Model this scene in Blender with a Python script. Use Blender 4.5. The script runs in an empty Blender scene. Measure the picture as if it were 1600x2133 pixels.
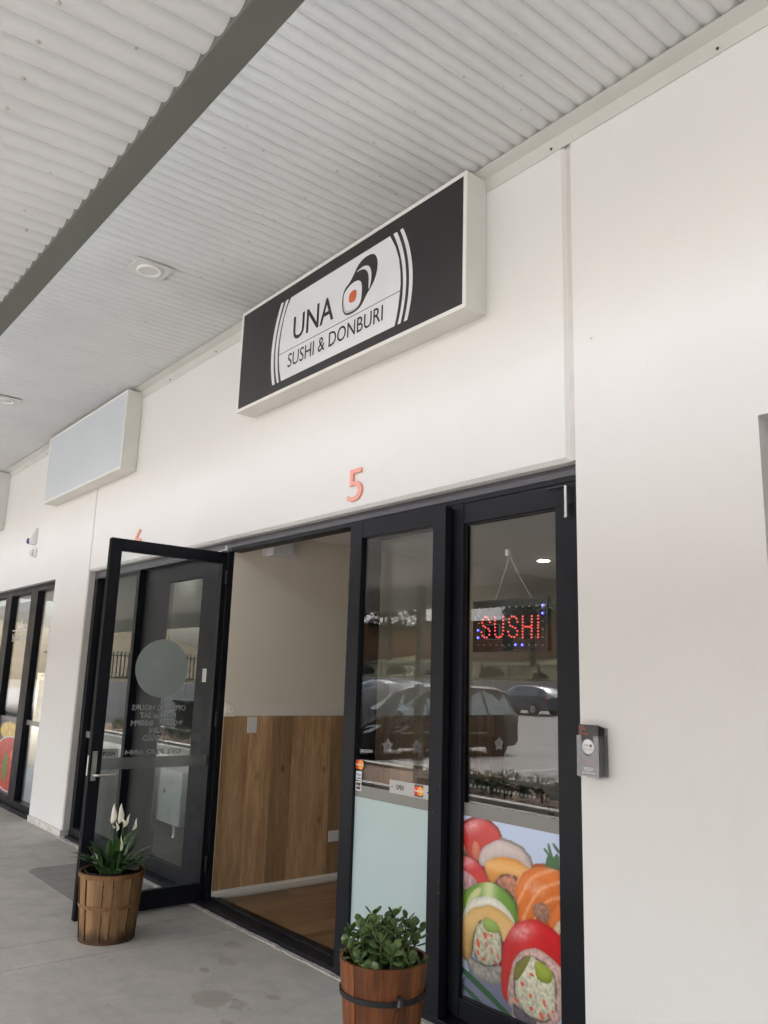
import bpy, bmesh, math, random
import numpy as np
from mathutils import Vector, Matrix
random.seed(7)
R = math.radians
scene = bpy.context.scene
col = scene.collection

# ------------------------------------------------------------------ camera
cam_d = bpy.data.cameras.new('camera'); cam = bpy.data.objects.new('camera', cam_d); col.objects.link(cam)
yaw, pitch, roll = 0.8891, 0.2051, 0.0314
fwd = Vector((-math.sin(yaw)*math.cos(pitch), math.cos(yaw)*math.cos(pitch), math.sin(pitch)))
rt = Vector((math.cos(yaw), math.sin(yaw), 0)); up = rt.cross(fwd)
rt2 = rt*math.cos(roll)+up*math.sin(roll); up2 = up*math.cos(roll)-rt*math.sin(roll)
M = Matrix((rt2, up2, -fwd)).transposed().to_4x4(); M.translation = Vector((0, -2.7577, 1.5))
cam.matrix_world = M
cam_d.sensor_fit = 'HORIZONTAL'; cam_d.sensor_width = 36; cam_d.lens = 36*1688.13/1600
cam_d.clip_start = .05; cam_d.clip_end = 2000
scene.camera = cam

# ------------------------------------------------------------------ world, sun, exposure (overcast day, exposed for the shade under the awning)
SUN_EL, SUN_AZ = 52, 200
w = bpy.data.worlds.new('World'); scene.world = w; w.use_nodes = True
nt = w.node_tree; bg = nt.nodes['Background']
sky = nt.nodes.new('ShaderNodeTexSky'); sky.sky_type = 'NISHITA'; sky.sun_disc = False
sky.sun_elevation = R(SUN_EL); sky.sun_rotation = R(SUN_AZ); sky.air_density = 1.0; sky.dust_density = 6.0; sky.ozone_density = .6
hs = nt.nodes.new('ShaderNodeHueSaturation'); hs.inputs['Saturation'].default_value = .62
nt.links.new(sky.outputs[0], hs.inputs['Color']); nt.links.new(hs.outputs[0], bg.inputs[0]); bg.inputs[1].default_value = .15
sd = bpy.data.lights.new('sun', 'SUN'); sd.energy = 1.4; sd.angle = R(25); sd.color = (1, .99, .98)
so = bpy.data.objects.new('sun', sd); col.objects.link(so)
az = R(SUN_AZ)
sdir = Vector((math.sin(az)*math.cos(R(SUN_EL)), math.cos(az)*math.cos(R(SUN_EL)), math.sin(R(SUN_EL))))
so.rotation_euler = (-sdir).to_track_quat('-Z', 'Y').to_euler(); so.location = (0, -20, 30)
vs = scene.view_settings; vs.view_transform = 'Standard'; vs.look = 'None'; vs.gamma = 1; vs.use_curve_mapping = False
vs.exposure = 2.15
cy = scene.cycles; cy.use_denoising = True; cy.max_bounces = 9; cy.diffuse_bounces = 5; cy.glossy_bounces = 4; cy.use_adaptive_sampling = True; cy.adaptive_threshold = .02
cy.transparent_max_bounces = 14; cy.transmission_bounces = 6; cy.sample_clamp_indirect = 8; cy.caustics_reflective = False; cy.caustics_refractive = False
try: cy.denoiser = 'OPENIMAGEDENOISE'; cy.denoising_input_passes = 'RGB_ALBEDO_NORMAL'
except Exception: pass

# ------------------------------------------------------------------ helpers
def S(r, g, b):
    f = lambda c: (c/255)/12.92 if c/255 <= .04045 else ((c/255+.055)/1.055)**2.4
    return (f(r), f(g), f(b), 1)
class N:
    """small node-tree builder"""
    def __init__(s, name):
        s.m = bpy.data.materials.new(name); s.m.use_nodes = True; s.t = s.m.node_tree
        s.b = s.t.nodes['Principled BSDF']; s.out = s.t.nodes['Material Output']
    def n(s, kind, **kw):
        x = s.t.nodes.new(kind)
        for k, v in kw.items(): setattr(x, k, v)
        return x
    def l(s, a, b): s.t.links.new(a, b)
    def pos(s, scale=(1, 1, 1), obj=True):
        if obj:
            tc = s.n('ShaderNodeTexCoord').outputs['Object']
        else: tc = s.n('ShaderNodeNewGeometry').outputs['Position']
        mp = s.n('ShaderNodeMapping'); mp.inputs['Scale'].default_value = scale; s.l(tc, mp.inputs[0]); return mp.outputs[0]
    def noise(s, vec, scale, detail=4, rough=.6):
        x = s.n('ShaderNodeTexNoise'); x.inputs['Scale'].default_value = scale; x.inputs['Detail'].default_value = detail; x.inputs['Roughness'].default_value = rough
        s.l(vec, x.inputs['Vector']); return x.outputs[0]
    def ramp(s, fac, stops):
        x = s.n('ShaderNodeValToRGB'); e = x.color_ramp.elements
        while len(e) < len(stops): e.new(.5)
        for q, (p_, c) in zip(e, stops):
            q.position = p_; q.color = c if len(c) == 4 else (*c, 1)
        s.l(fac, x.inputs[0]); return x.outputs[0]
    def mix(s, fac, a, b, mode='MIX'):
        x = s.n('ShaderNodeMix', data_type='RGBA', blend_type=mode)
        for i, v in ((0, fac), (6, a), (7, b)):
            if hasattr(v, 'links'): s.l(v, x.inputs[i])
            else: x.inputs[i].default_value = v
        return x.outputs[2]
    def math(s, op, a, b=0.):
        x = s.n('ShaderNodeMath', operation=op)
        for i, v in ((0, a), (1, b)):
            if hasattr(v, 'links'): s.l(v, x.inputs[i])
            else: x.inputs[i].default_value = v
        return x.outputs[0]
    def bump(s, h, strength=.2, dist=.01):
        x = s.n('ShaderNodeBump'); x.inputs['Strength'].default_value = strength; x.inputs['Distance'].default_value = dist
        s.l(h, x.inputs['Height']); s.l(x.outputs[0], s.b.inputs['Normal'])
def g(v): return (v, v, v, 1)
def pm(name, c, rough=.5, var=.08, scale=6, bump=0, bscale=80, metal=0, spec=.5, coat=0, obj=True, rvar=0):
    """painted / plain surface with uneven tone and fine relief"""
    k = N(name); v = k.pos(obj=obj)
    n1 = k.noise(v, scale, 5)
    lo = tuple(x*(1-var) for x in c[:3]); hi = tuple(min(1, x*(1+var)) for x in c[:3])
    k.l(k.ramp(n1, [(.3, lo), (.7, hi)]), k.b.inputs['Base Color'])
    k.b.inputs['Roughness'].default_value = rough; k.b.inputs['Metallic'].default_value = metal
    k.b.inputs['Specular IOR Level'].default_value = spec; k.b.inputs['Coat Weight'].default_value = coat
    if rvar:
        k.l(k.ramp(k.noise(v, scale*2, 6), [(.3, g(max(0, rough-rvar))), (.7, g(min(1, rough+rvar)))]), k.b.inputs['Roughness'])
    if bump: k.bump(k.noise(v, bscale, 3), bump, .004)
    return k.m
def emit(name, c, s):
    k = N(name); k.b.inputs['Base Color'].default_value = c; k.b.inputs['Emission Color'].default_value = c; k.b.inputs['Emission Strength'].default_value = s
    k.m.cycles.emission_sampling = 'NONE' if s < 6 else 'AUTO'
    return k.m
def glassmat(name, tint=(.93, .96, .95), f0=.042, rough=0.0):
    k = N(name); k.t.nodes.remove(k.b)
    ge = k.n('ShaderNodeNewGeometry'); dp = k.n('ShaderNodeVectorMath', operation='DOT_PRODUCT')
    k.l(ge.outputs['Incoming'], dp.inputs[0]); k.l(ge.outputs['Normal'], dp.inputs[1])
    c = k.math('SUBTRACT', 1., k.math('ABSOLUTE', dp.outputs['Value']))
    f = k.math('ADD', k.math('MULTIPLY', k.math('POWER', c, 5.), 1-f0), f0)
    tr = k.n('ShaderNodeBsdfTransparent'); tr.inputs[0].default_value = (*tint, 1)
    gl = k.n('ShaderNodeBsdfGlossy'); gl.inputs['Roughness'].default_value = rough; gl.inputs[0].default_value = (1, 1, 1, 1)
    mx = k.n('ShaderNodeMixShader'); k.l(f, mx.inputs[0]); k.l(tr.outputs[0], mx.inputs[1]); k.l(gl.outputs[0], mx.inputs[2])
    k.l(mx.outputs[0], k.out.inputs[0]); return k.m
def vcol(name, rough=.4, coat=0):
    k = N(name); a = k.n('ShaderNodeVertexColor'); a.layer_name = 'Col'; k.l(a.outputs[0], k.b.inputs['Base Color'])
    k.b.inputs['Roughness'].default_value = rough; k.b.inputs['Coat Weight'].default_value = coat; return k.m

ORG = {}
def tag(o, label=None, cat=None, group=None, kind=None):
    if label: o['label'] = label
    if cat: o['category'] = cat
    if group: o['group'] = group
    if kind: o['kind'] = kind
    return o
def root(name, loc, label, cat, group=None, rz=0, local=False):
    o = bpy.data.objects.new(name, None); col.objects.link(o); o.location = loc; o.rotation_euler = (0, 0, rz)
    o.empty_display_size = .1
    ORG[o.name] = Vector((0, 0, 0)) if local else Vector(loc)
    return tag(o, label, cat, group)
class MB:
    def __init__(s): s.v = []; s.f = []; s.m = []
    def add(s, vs, fs, mi=0):
        b = len(s.v); s.v += [Vector(q) for q in vs]; s.f += [tuple(b+i for i in q) for q in fs]; s.m += [mi]*len(fs); return s
    def box(s, x0, x1, y0, y1, z0, z1, mi=0, c=0):
        if c:   # chamfered along all edges of the front outline (y0 side)
            v = [(x0, y0+c, z0), (x1, y0+c, z0), (x1, y0+c, z1), (x0, y0+c, z1), (x0+c, y0, z0+c), (x1-c, y0, z0+c), (x1-c, y0, z1-c), (x0+c, y0, z1-c), (x0, y1, z0), (x1, y1, z0), (x1, y1, z1), (x0, y1, z1)]
            f = [(4, 5, 6, 7), (0, 1, 5, 4), (1, 2, 6, 5), (2, 3, 7, 6), (3, 0, 4, 7), (8, 9, 1, 0), (9, 10, 2, 1), (10, 11, 3, 2), (11, 8, 0, 3), (9, 8, 11, 10)]
            return s.add(v, f, mi)
        v = [(x0, y0, z0), (x1, y0, z0), (x1, y1, z0), (x0, y1, z0), (x0, y0, z1), (x1, y0, z1), (x1, y1, z1), (x0, y1, z1)]
        return s.add(v, [(0, 3, 2, 1), (4, 5, 6, 7), (0, 1, 5, 4), (1, 2, 6, 5), (2, 3, 7, 6), (3, 0, 4, 7)], mi)
    def tube(s, pts, r, n=8, mi=0, cap=True):
        pts = [Vector(q) for q in pts]; rs = r if isinstance(r, (list, tuple)) else [r]*len(pts)
        rings = []; prev = None
        for i, q in enumerate(pts):
            d = (pts[min(i+1, len(pts)-1)]-pts[max(i-1, 0)]).normalized()
            a = prev if prev is not None else (Vector((0, 0, 1)) if abs(d.z) < .9 else Vector((1, 0, 0)))
            e1 = (a-d*a.dot(d)).normalized(); e2 = d.cross(e1); prev = e1
            rings.append([q+(e1*math.cos(2*math.pi*k/n)+e2*math.sin(2*math.pi*k/n))*rs[i] for k in range(n)])
        b = len(s.v); fs = []
        vs = [q for rg in rings for q in rg]
        for i in range(len(rings)-1):
            for k in range(n): fs.append((i*n+k, i*n+(k+1) % n, (i+1)*n+(k+1) % n, (i+1)*n+k))
        if cap: fs += [tuple(range(n))[::-1], tuple((len(rings)-1)*n+k for k in range(n))]
        return s.add(vs, fs, mi)
    def lathe(s, prof, c=(0, 0, 0), n=24, axis='z', mi=0, closed=False):
        vs = []; fs = []
        for r_, h in prof:
            for k in range(n):
                a = 2*math.pi*k/n; x, y = r_*math.cos(a), r_*math.sin(a)
                q = {'z': (x, y, h), 'y': (x, h, y), 'x': (h, x, y)}[axis]
                vs.append((c[0]+q[0], c[1]+q[1], c[2]+q[2]))
        for i in range(len(prof)-1):
            for k in range(n): fs.append((i*n+k, i*n+(k+1) % n, (i+1)*n+(k+1) % n, (i+1)*n+k))
        if prof[0][0] > 1e-6: fs.append(tuple(range(n))[::-1])
        if prof[-1][0] > 1e-6: fs.append(tuple((len(prof)-1)*n+k for k in range(n)))
        return s.add(vs, fs, mi)
    def prism(s, poly, fn, a, b, mi=0):
        """poly: 2-D outline; fn(u,v,w) maps to 3-D; extruded from w=a to w=b"""
        n = len(poly)
        vs = [fn(u, v, a) for u, v in poly]+[fn(u, v, b) for u, v in poly]
        fs = [tuple(range(n)), tuple(range(2*n-1, n-1, -1))]+[(i, (i+1) % n, n+(i+1) % n, n+i) for i in range(n)]
        return s.add(vs, fs, mi)
    def mesh(s, name, mats, off=Vector((0, 0, 0)), smooth=False):
        me = bpy.data.meshes.new(name); me.from_pydata([tuple(q-off) for q in s.v], [], s.f)
        for m in (mats if isinstance(mats, (list, tuple)) else [mats]): me.materials.append(m)
        if any(s.m): me.polygons.foreach_set('material_index', s.m)
        bm = bmesh.new(); bm.from_mesh(me); bmesh.ops.recalc_face_normals(bm, faces=bm.faces); bm.to_mesh(me); bm.free()
        if smooth:
            me.polygons.foreach_set('use_smooth', [True]*len(me.polygons))
            try: me.set_sharp_from_angle(angle=R(40))
            except Exception: pass
        me.update(); return me
    def build(s, name, mats, parent=None, smooth=False, bevel=0, label=None):
        off = Vector((0, 0, 0))
        if parent is not None: off = ORG[parent.name]
        o = bpy.data.objects.new(name, s.mesh(name, mats, off, smooth)); col.objects.link(o)
        if parent is not None: o.parent = parent
        ORG[o.name] = off
        if bevel:
            md = o.modifiers.new('bevel', 'BEVEL'); md.width = bevel; md.segments = 2; md.limit_method = 'ANGLE'; md.angle_limit = R(50)
        if label: o['label'] = label
        return o
def B(*a, **k): return MB().box(*a, **k)
def single(name, mb, mats, label, cat, group=None, kind=None, smooth=False, bevel=0):
    o = mb.build(name, mats, None, smooth, bevel); return tag(o, label, cat, group, kind)
def copyobj(o, parent=None, loc=None, rot=None, scale=None, mat=None):
    c = o.copy(); col.objects.link(c); c.parent = parent
    if loc is not None: c.location = loc
    if rot is not None: c.rotation_euler = rot
    if scale is not None: c.scale = scale if hasattr(scale, '__len__') else (scale,)*3
    return c
_txt = {}
def text_poly(s_):
    if s_ in _txt: return _txt[s_]
    cu = bpy.data.curves.new('t', 'FONT'); cu.body = s_; cu.resolution_u = 3; cu.fill_mode = 'BOTH'
    ob = bpy.data.objects.new('t', cu); col.objects.link(ob)
    dg = bpy.context.evaluated_depsgraph_get(); me = bpy.data.meshes.new_from_object(ob.evaluated_get(dg))
    vs = [tuple(v.co[:2]) for v in me.vertices]; fs = [tuple(p.vertices) for p in me.polygons]
    bpy.data.objects.remove(ob); bpy.data.curves.remove(cu); bpy.data.meshes.remove(me)
    a = np.array(vs); mn = a.min(0); mx = a.max(0); a = (a-mn)/(mx-mn)
    _txt[s_] = (a.tolist(), fs, (mx-mn)[0]/(mx-mn)[1]); return _txt[s_]
def text(mb, s_, u0, u1, v0, v1, fn, mi=0):
    vs, fs, _ = text_poly(s_)
    return mb.add([fn(u0+(u1-u0)*a, v0+(v1-v0)*b) for a, b in vs], fs, mi)
def textbold(mb, s_, u0, u1, v0, v1, fn, d, mi=0, k=0.0004):
    """thickened lettering: the same letters drawn a hair apart"""
    for i, (du, dv) in enumerate(((0, 0), (d, 0), (0, d), (-d, 0), (0, -d))):
        text(mb, s_, u0+du, u1+du, v0+dv, v1+dv, lambda u, v, i=i: fn(u, v, i*k*.12), mi)
    return mb

# ------------------------------------------------------------------ materials
def wallmat():
    k = N('painted_precast'); v = k.pos(obj=False)
    base = k.ramp(k.noise(v, .9, 5), [(.3, (.70, .70, .695)), (.7, (.73, .73, .725))])
    grime = k.ramp(k.noise(k.pos((1.2, 1, .5), obj=False), 3.2, 6, .7), [(.56, g(0)), (.78, g(1))])
    c = k.mix(k.math('MULTIPLY', grime, .09), base, (.45, .42, .38, 1))
    vo = k.n('ShaderNodeTexVoronoi'); vo.inputs['Scale'].default_value = 4.2; k.l(v, vo.inputs['Vector'])
    spot = k.ramp(vo.outputs['Distance'], [(.018, g(1)), (.04, g(0))])
    few = k.ramp(k.noise(v, 1.7, 2), [(.5, g(0)), (.56, g(1))])
    c = k.mix(k.math('MULTIPLY', k.math('MULTIPLY', spot, few), .55), c, (.3, .27, .25, 1))
    # a few long scuffs low on the wall
    sc = k.ramp(k.noise(k.pos((14, 1, 1.1), obj=False), 2.4, 3, .8), [(.70, g(0)), (.76, g(1))])
    c = k.mix(k.math('MULTIPLY', sc, .12), c, (.4, .38, .36, 1))
    k.l(c, k.b.inputs['Base Color']); k.b.inputs['Roughness'].default_value = .62; k.b.inputs['Specular IOR Level'].default_value = .3
    k.bump(k.math('ADD', k.noise(v, 140, 4), k.math('MULTIPLY', k.noise(v, 22, 5, .7), 1.6)), .22, .004); return k.m
M_wall = wallmat()
def concretemat(name='concrete', tone=1.):
    k = N(name); v = k.pos(obj=False)
    a = k.noise(v, .7, 6, .65); b = k.noise(v, 5, 8, .7); f = k.noise(v, 160, 3, .6)
    c = k.ramp(a, [(.25, tuple(x*tone for x in (.32, .30, .278))), (.55, tuple(x*tone for x in (.41, .386, .358))), (.8, tuple(x*tone for x in (.46, .435, .405)))])
    c = k.mix(k.math('MULTIPLY', k.ramp(b, [(.42, g(0)), (.72, g(1))]), .5), c, (.18*tone, .2*tone, .185*tone, 1))
    c = k.mix(.27, c, k.ramp(f, [(.3, g(.2*tone)), (.7, g(.6*tone))]))
    # trowel streaks running along the shopfront
    st = k.noise(k.pos((.8, 9, 1), obj=False), 3, 5, .7)
    c = k.mix(k.math('MULTIPLY', k.ramp(st, [(.5, g(0)), (.75, g(1))]), .16), c, (.17*tone, .157*tone, .145*tone, 1))
    # blotchy spills and droplets
    wob = k.noise(v, 9, 4, .7)
    sep = k.n('ShaderNodeSeparateXYZ'); k.l(v, sep.inputs[0])
    for (sx, sy, rx, ry, s_) in ((-3.76, -.66, .13, .10, .38), (-3.62, -.60, .09, .05, .38), (-3.60, -.41, .05, .035, .45), (-4.18, -.36, .10, .05, .35), (-4.12, -.52, .05, .03, .5), (-4.4, -.2, .09, .05, .3), (-3.4, -.75, .1, .03, .35), (-6.9, -.1, .15, .12, .35)):
        dx = k.math('MULTIPLY', k.math('SUBTRACT', sep.outputs[0], sx), 1/rx); dy = k.math('MULTIPLY', k.math('SUBTRACT', sep.outputs[1], sy), 1/ry)
        d = k.math('ADD', k.math('SQRT', k.math('ADD', k.math('MULTIPLY', dx, dx), k.math('MULTIPLY', dy, dy))), k.math('MULTIPLY', k.math('SUBTRACT', wob, .5), 2.6))
        c = k.mix(k.math('MULTIPLY', k.ramp(d, [(.78, g(1)), (.98, g(0))]), s_), c, (.2*tone, .165*tone, .135*tone, 1))
    vo = k.n('ShaderNodeTexVoronoi'); vo.inputs['Scale'].default_value = 5.; k.l(v, vo.inputs['Vector'])
    c = k.mix(k.math('MULTIPLY', k.ramp(vo.outputs['Distance'], [(.02, g(1)), (.055, g(0))]), .5), c, (.14, .12, .1, 1))
    k.l(c, k.b.inputs['Base Color']); k.l(k.ramp(b, [(.3, g(.55)), (.7, g(.8))]), k.b.inputs['Roughness'])
    k.bump(k.math('ADD', k.math('MULTIPLY', b, .6), f), .25, .004); return k.m
M_conc = concretemat(); M_conc_dark = concretemat('dark_concrete', .60)  # second mix is the same concrete in a darker tone
M_frame = pm('charcoal_frame', (.0085, .010, .0145, 1), .46, .18, 3, .05, 200, spec=.2, rvar=.08)
M_head = pm('lit_head_tone', (.085, .085, .098, 1), .4, .1, 3, spec=.35)  # frame colour lightened to paint in the light caught by the head
M_frame_in = pm('black_gasket', (.008, .008, .009, 1), .6)
M_glass = glassmat('glass', (.87, .89, .885), .06); M_glass_door = glassmat('door_glass', (.92, .94, .935), .026)
M_sheet = None
def sheetmat(tone=1., name='roof_sheet', tint=(1, 1, 1)):
    k = N(name); v = k.pos(obj=False)
    a = k.noise(v, 1.1, 5)
    c = k.ramp(a, [(.3, (.51*tone*tint[0], .52*tone*tint[1], .52*tone*tint[2])), (.7, (.585*tone*tint[0], .595*tone*tint[1], .595*tone*tint[2]))])
    b = k.noise(k.pos((3, .5, 3), obj=False), 3, 6, .7)
    c = k.mix(k.math('MULTIPLY', k.ramp(b, [(.55, g(0)), (.8, g(1))]), .16), c, (.33, .31, .285, 1))
    vo = k.n('ShaderNodeTexVoronoi'); vo.inputs['Scale'].default_value = 11; k.l(v, vo.inputs['Vector'])
    sp = k.math('MULTIPLY', k.ramp(vo.outputs['Distance'], [(.025, g(1)), (.075, g(0))]), k.ramp(k.noise(v, 2.3, 2), [(.38, g(0)), (.46, g(1))]))
    c = k.mix(k.math('MULTIPLY', sp, .6), c, (.10, .09, .085, 1))
    k.l(c, k.b.inputs['Base Color']); k.b.inputs['Roughness'].default_value = .5; k.b.inputs['Specular IOR Level'].default_value = .35
    k.bump(k.noise(v, 60, 3), .04, .003); return k.m
M_sheet = sheetmat(1.09); M_sheet_lo = sheetmat(1.24, 'outer_roof_sheet', (.965, 1., 1.03))  # outer sheets lightened and cooled in colour, in place of bounced light
M_flash = pm('flashing_paint', (.54, .55, .52, 1), .5, .04, 3)
M_beam = pm('grey_green_steel', (.135, .152, .137, 1), .55, .06, 2, .05, 60)
M_white = pm('white_paint', (.74, .73, .71, 1), .45, .04, 4)
M_signbody = pm('sign_cabinet_paint', (.66, .66, .63, 1), .45, .05, 3)
M_signblack = pm('sign_black_vinyl', (.018, .016, .018, 1), .35, .1, 3, spec=.5)
M_signwhite = pm('sign_white_vinyl', (.70, .72, .75, 1), .35, .02, 3)
M_signgrey = pm('sign_pale_grey_vinyl', (.48, .53, .54, 1), .35, .02, 3)
M_signorange = pm('sign_orange_vinyl', (.62, .13, .045, 1), .35, .02, 3)
M_blanksign = pm('blank_sign_face', (.56, .61, .66, 1), .3, .03, 2)
M_steel = pm('brushed_steel', (.55, .54, .52, 1), .32, .06, 20, metal=1)
M_darksteel = pm('dark_steel', (.04, .04, .042, 1), .45, .1, 8, metal=.6)
M_caulk = pm('sealant', (.60, .575, .545, 1), .7, .06, 8)
M_number = pm('copper_acrylic', (.78, .33, .25, 1), .35, .04, 5)

# ------------------------------------------------------------------ pavement
base = single('pavement', B(-42, 26, -5.05, .02, -.35, -.006), M_conc_dark, None, None, kind='structure')
xs = [-42, -34.5, -29.6, -24.6, -19.6, -14.6, -12.1, -9.62, -5.03, -4.66, -2.18, .3, 2.8, 5.3, 7.8, 10.3, 26]
for a, b in zip(xs[:-1], xs[1:]):
    if b < -20: continue
    MB().box(a+.003, b-.003, -5.05, -.001, -.0055, 0).build('slab', M_conc, base)
# darker rounded patch by the neighbouring door
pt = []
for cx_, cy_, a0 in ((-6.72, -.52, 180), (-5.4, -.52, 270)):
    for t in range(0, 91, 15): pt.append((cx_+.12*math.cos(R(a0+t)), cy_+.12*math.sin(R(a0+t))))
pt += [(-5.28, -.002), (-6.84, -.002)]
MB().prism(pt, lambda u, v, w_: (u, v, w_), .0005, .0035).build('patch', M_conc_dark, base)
# broken mortar edge along the sills
mort = MB(); random.seed(3)
for x in np.arange(-5.3, -2.15, .06):
    mort.box(x, x+.062, -.022-.012*random.random(), .02, .0, .004+.004*random.random())
for x in np.arange(-7.97, -5.3, .09):
    mort.box(x, x+.093, -.03-.02*random.random(), .02, .0, .005+.006*random.random())
mort.build('mortar_edge', pm('mortar', (.42, .40, .37, 1), .85, .2, 25, .3, 90), base)

# ------------------------------------------------------------------ building: precast panels, joints, flashing
bld = root('shop_building', (-4, 0, 0), 'long cream white concrete panel shop building with dark framed shopfronts', 'building')
HZ = 2.46; TOP = 4.35
MB().box(-7.955, -2.134, 0, .20, HZ, TOP, c=.019).build('wall_panel', M_wall, bld)
# right panel around the window at the picture's edge
rp = MB(); rp.box(-2.10, -1.302, 0, .2, 0.03, TOP); rp.box(-1.302, 1.2, 0, .2, HZ+.006, TOP); rp.box(1.2, 26, 0, .2, .03, TOP); rp.box(-1.302, 1.2, 0, .2, .03, .12)
rp.build('wall_panel', M_wall, bld)
lp = MB(); lp.box(-8.959, -7.972, 0, .2, .06, HZ); lp.box(-13.9, -7.972, 0, .2, HZ, TOP); lp.box(-14.9, -13.9, 0, .2, .06, TOP)
lp.build('wall_panel', M_wall, bld)
fp = MB(); fp.box(-17.9, -14.915, 0, .2, HZ, TOP); fp.box(-20.9, -17.9, 0, .2, .06, TOP); fp.box(-40, -20.9, 0, .2, HZ, TOP); fp.box(-28, -26.5, 0, .2, 0.06, HZ)
fp.build('wall_panel', M_wall, bld)
MB().box(-2.136, -2.099, .016, .19, HZ+.002, TOP).build('sealant_joint', M_caulk, bld)
MB().box(-7.974, -7.953, .006, .19, .06, TOP).build('sealant_joint', M_caulk, bld)
MB().box(-8.962, -7.968, -.012, .19, 0, .058).build('plinth', pm('rough_render', (.56, .53, .5, 1), .85, .25, 14, .5, 60), bld)
MB().box(-2.102, -1.3, .004, .19, 0, .03).build('plinth', M_caulk, bld)
# flashing angle along the wall head with its screws
fl = MB()
prof = [(-.001, 3.996), (-.006, 3.994), (-.020, 4.058), (-.088, 4.073), (-.088, 4.076), (-.016, 4.063), (-.001, 4.063)]
n = len(prof)
for x0, x1 in ((-40, 26),):
    vs_ = [(x0, y, z) for y, z in prof]+[(x1, y, z) for y, z in prof]
    fl.add(vs_, [tuple(range(n)), tuple(range(2*n-1, n-1, -1))]+[(i, (i+1) % n, n+(i+1) % n, n+i) for i in range(n)])
fl.build('flashing', M_flash, bld)
scm = MB().lathe([(.006, -.012), (.006, -.016), (.003, -.018)], (0, 0, 0), 8, 'y').mesh('flashing_screw', M_darksteel)
for x in np.arange(-13.98, 1, .84):
    o = bpy.data.objects.new('flashing_screw', scm); col.objects.link(o); o.parent = bld; o.location = (x+.02+4, 0, 4.014)
# window at the right edge
wf = MB().box(-1.302, 1.2, .10, .16, HZ-.07, HZ).box(-1.302, 1.2, .10, .16, .12, .19).box(-1.302, -1.24, .1, .16, .19, HZ-.07).box(1.14, 1.2, .1, .16, .19, HZ-.07)
wn = wf.build('window', M_frame, bld, bevel=.003)
MB().box(-1.24, 1.14, .125, .131, .19, HZ-.07).build('pane', M_glass, wn)
# interior structure -------------------------------------------------------
M_cream = pm('cream_plaster', (.80, .745, .64, 1), .7, .03, 2, .04, 120)
M_dkwall = pm('dark_unseen_wall', (.085, .08, .075, 1), .7, .06, 2)  # unseen walls made dark to cut bounce and glare in the door glass
M_ceil = pm('ceiling_board', (.72, .70, .66, 1), .8, .03, 2)
M_cream_trim = pm('cream_gloss_trim', (.82, .78, .70, 1), .4, .03, 4)
def woodmat(name, cols, sc=(9, 9, .7), rough=.5, knots=True):
    k = N(name); oi = k.n('ShaderNodeObjectInfo'); v = k.pos(sc, obj=False)
    ad = k.n('ShaderNodeVectorMath', operation='ADD'); mu = k.n('ShaderNodeVectorMath', operation='SCALE'); cb = k.n('ShaderNodeCombineXYZ')
    k.l(oi.outputs['Random'], cb.inputs[0]); k.l(oi.outputs['Random'], cb.inputs[2]); k.l(cb.outputs[0], mu.inputs[0]); mu.inputs['Scale'].default_value = 37.
    k.l(v, ad.inputs[0]); k.l(mu.outputs[0], ad.inputs[1]); v2 = ad.outputs[0]
    n1 = k.noise(v2, 1.6, 7, .62)
    c = k.ramp(n1, [(.28, cols[0]), (.5, cols[1]), (.72, cols[2])])
    grain = k.noise(v2, 9, 5, .7)
    c = k.mix(k.math('MULTIPLY', k.ramp(grain, [(.4, g(0)), (.7, g(1))]), .45), c, tuple(x*.45 for x in cols[0][:3])+(1,))
    hv = k.n('ShaderNodeHueSaturation'); k.l(c, hv.inputs['Color']); rr = k.n('ShaderNodeMapRange'); k.l(oi.outputs['Random'], rr.inputs[0]); rr.inputs[3].default_value = .6; rr.inputs[4].default_value = 1.25
    k.l(rr.outputs[0], hv.inputs['Value']); c = hv.outputs[0]
    if knots:
        vo = k.n('ShaderNodeTexVoronoi'); vo.inputs['Scale'].default_value = 3.1; k.l(k.pos((1.2, 1.2, .8), obj=False), vo.inputs['Vector'])
        c = k.mix(k.math('MULTIPLY', k.ramp(vo.outputs['Distance'], [(.03, g(1)), (.1, g(0))]), .75), c, tuple(x*.3 for x in cols[0][:3])+(1,))
    k.l(c, k.b.inputs['Base Color']); k.b.inputs['Roughness'].default_value = rough; k.b.inputs['Specular IOR Level'].default_value = .35
    k.bump(grain, .1, .003); return k.m
M_wainscot = woodmat('timber_panelling', [(.36, .215, .11, 1), (.54, .34, .18, 1), (.68, .45, .25, 1)], (9, 9, .9))
M_floorwood = woodmat('laminate_floor', [(.19, .10, .05, 1), (.30, .17, .09, 1), (.39, .235, .13, 1)], (9, .9, 9), .34)
XL = -5.25
fl_ = tag(MB().box(XL-.1, 3, .17, 7, -.2, .004).build('interior_floor', M_floorwood), kind='structure')
pw = .192; i = 0
x = XL+.001
while x < -1.2:
    y0 = .172
    cuts = [.172, .172+.5+((i*.37) % 1.0), 3.2+((i*.53) % .9), 6.9]
    for a, b in zip(cuts[:-1], cuts[1:]): MB().box(x, x+pw-.0015, a, b-.0015, .0045, .012).build('floor_plank', M_floorwood, fl_)
    x += pw; i += 1
wl = tag(MB().box(XL-.0015, XL, .107, .171, .031, 2.387).box(XL-.12, XL, .1712, 7, 0, 2.75).build('interior_wall', M_cream), kind='structure')
ys = [.107, .145, .316, .511, .687, .86, 1.04]+[1.04+.178*j for j in range(1, 12)]
for a, b in zip(ys[:-1], ys[1:]): MB().box(XL-.003, XL+.010, a+.0008, b-.0008, .06, 1.222).build('wainscot_plank', M_wainscot, wl)
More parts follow.
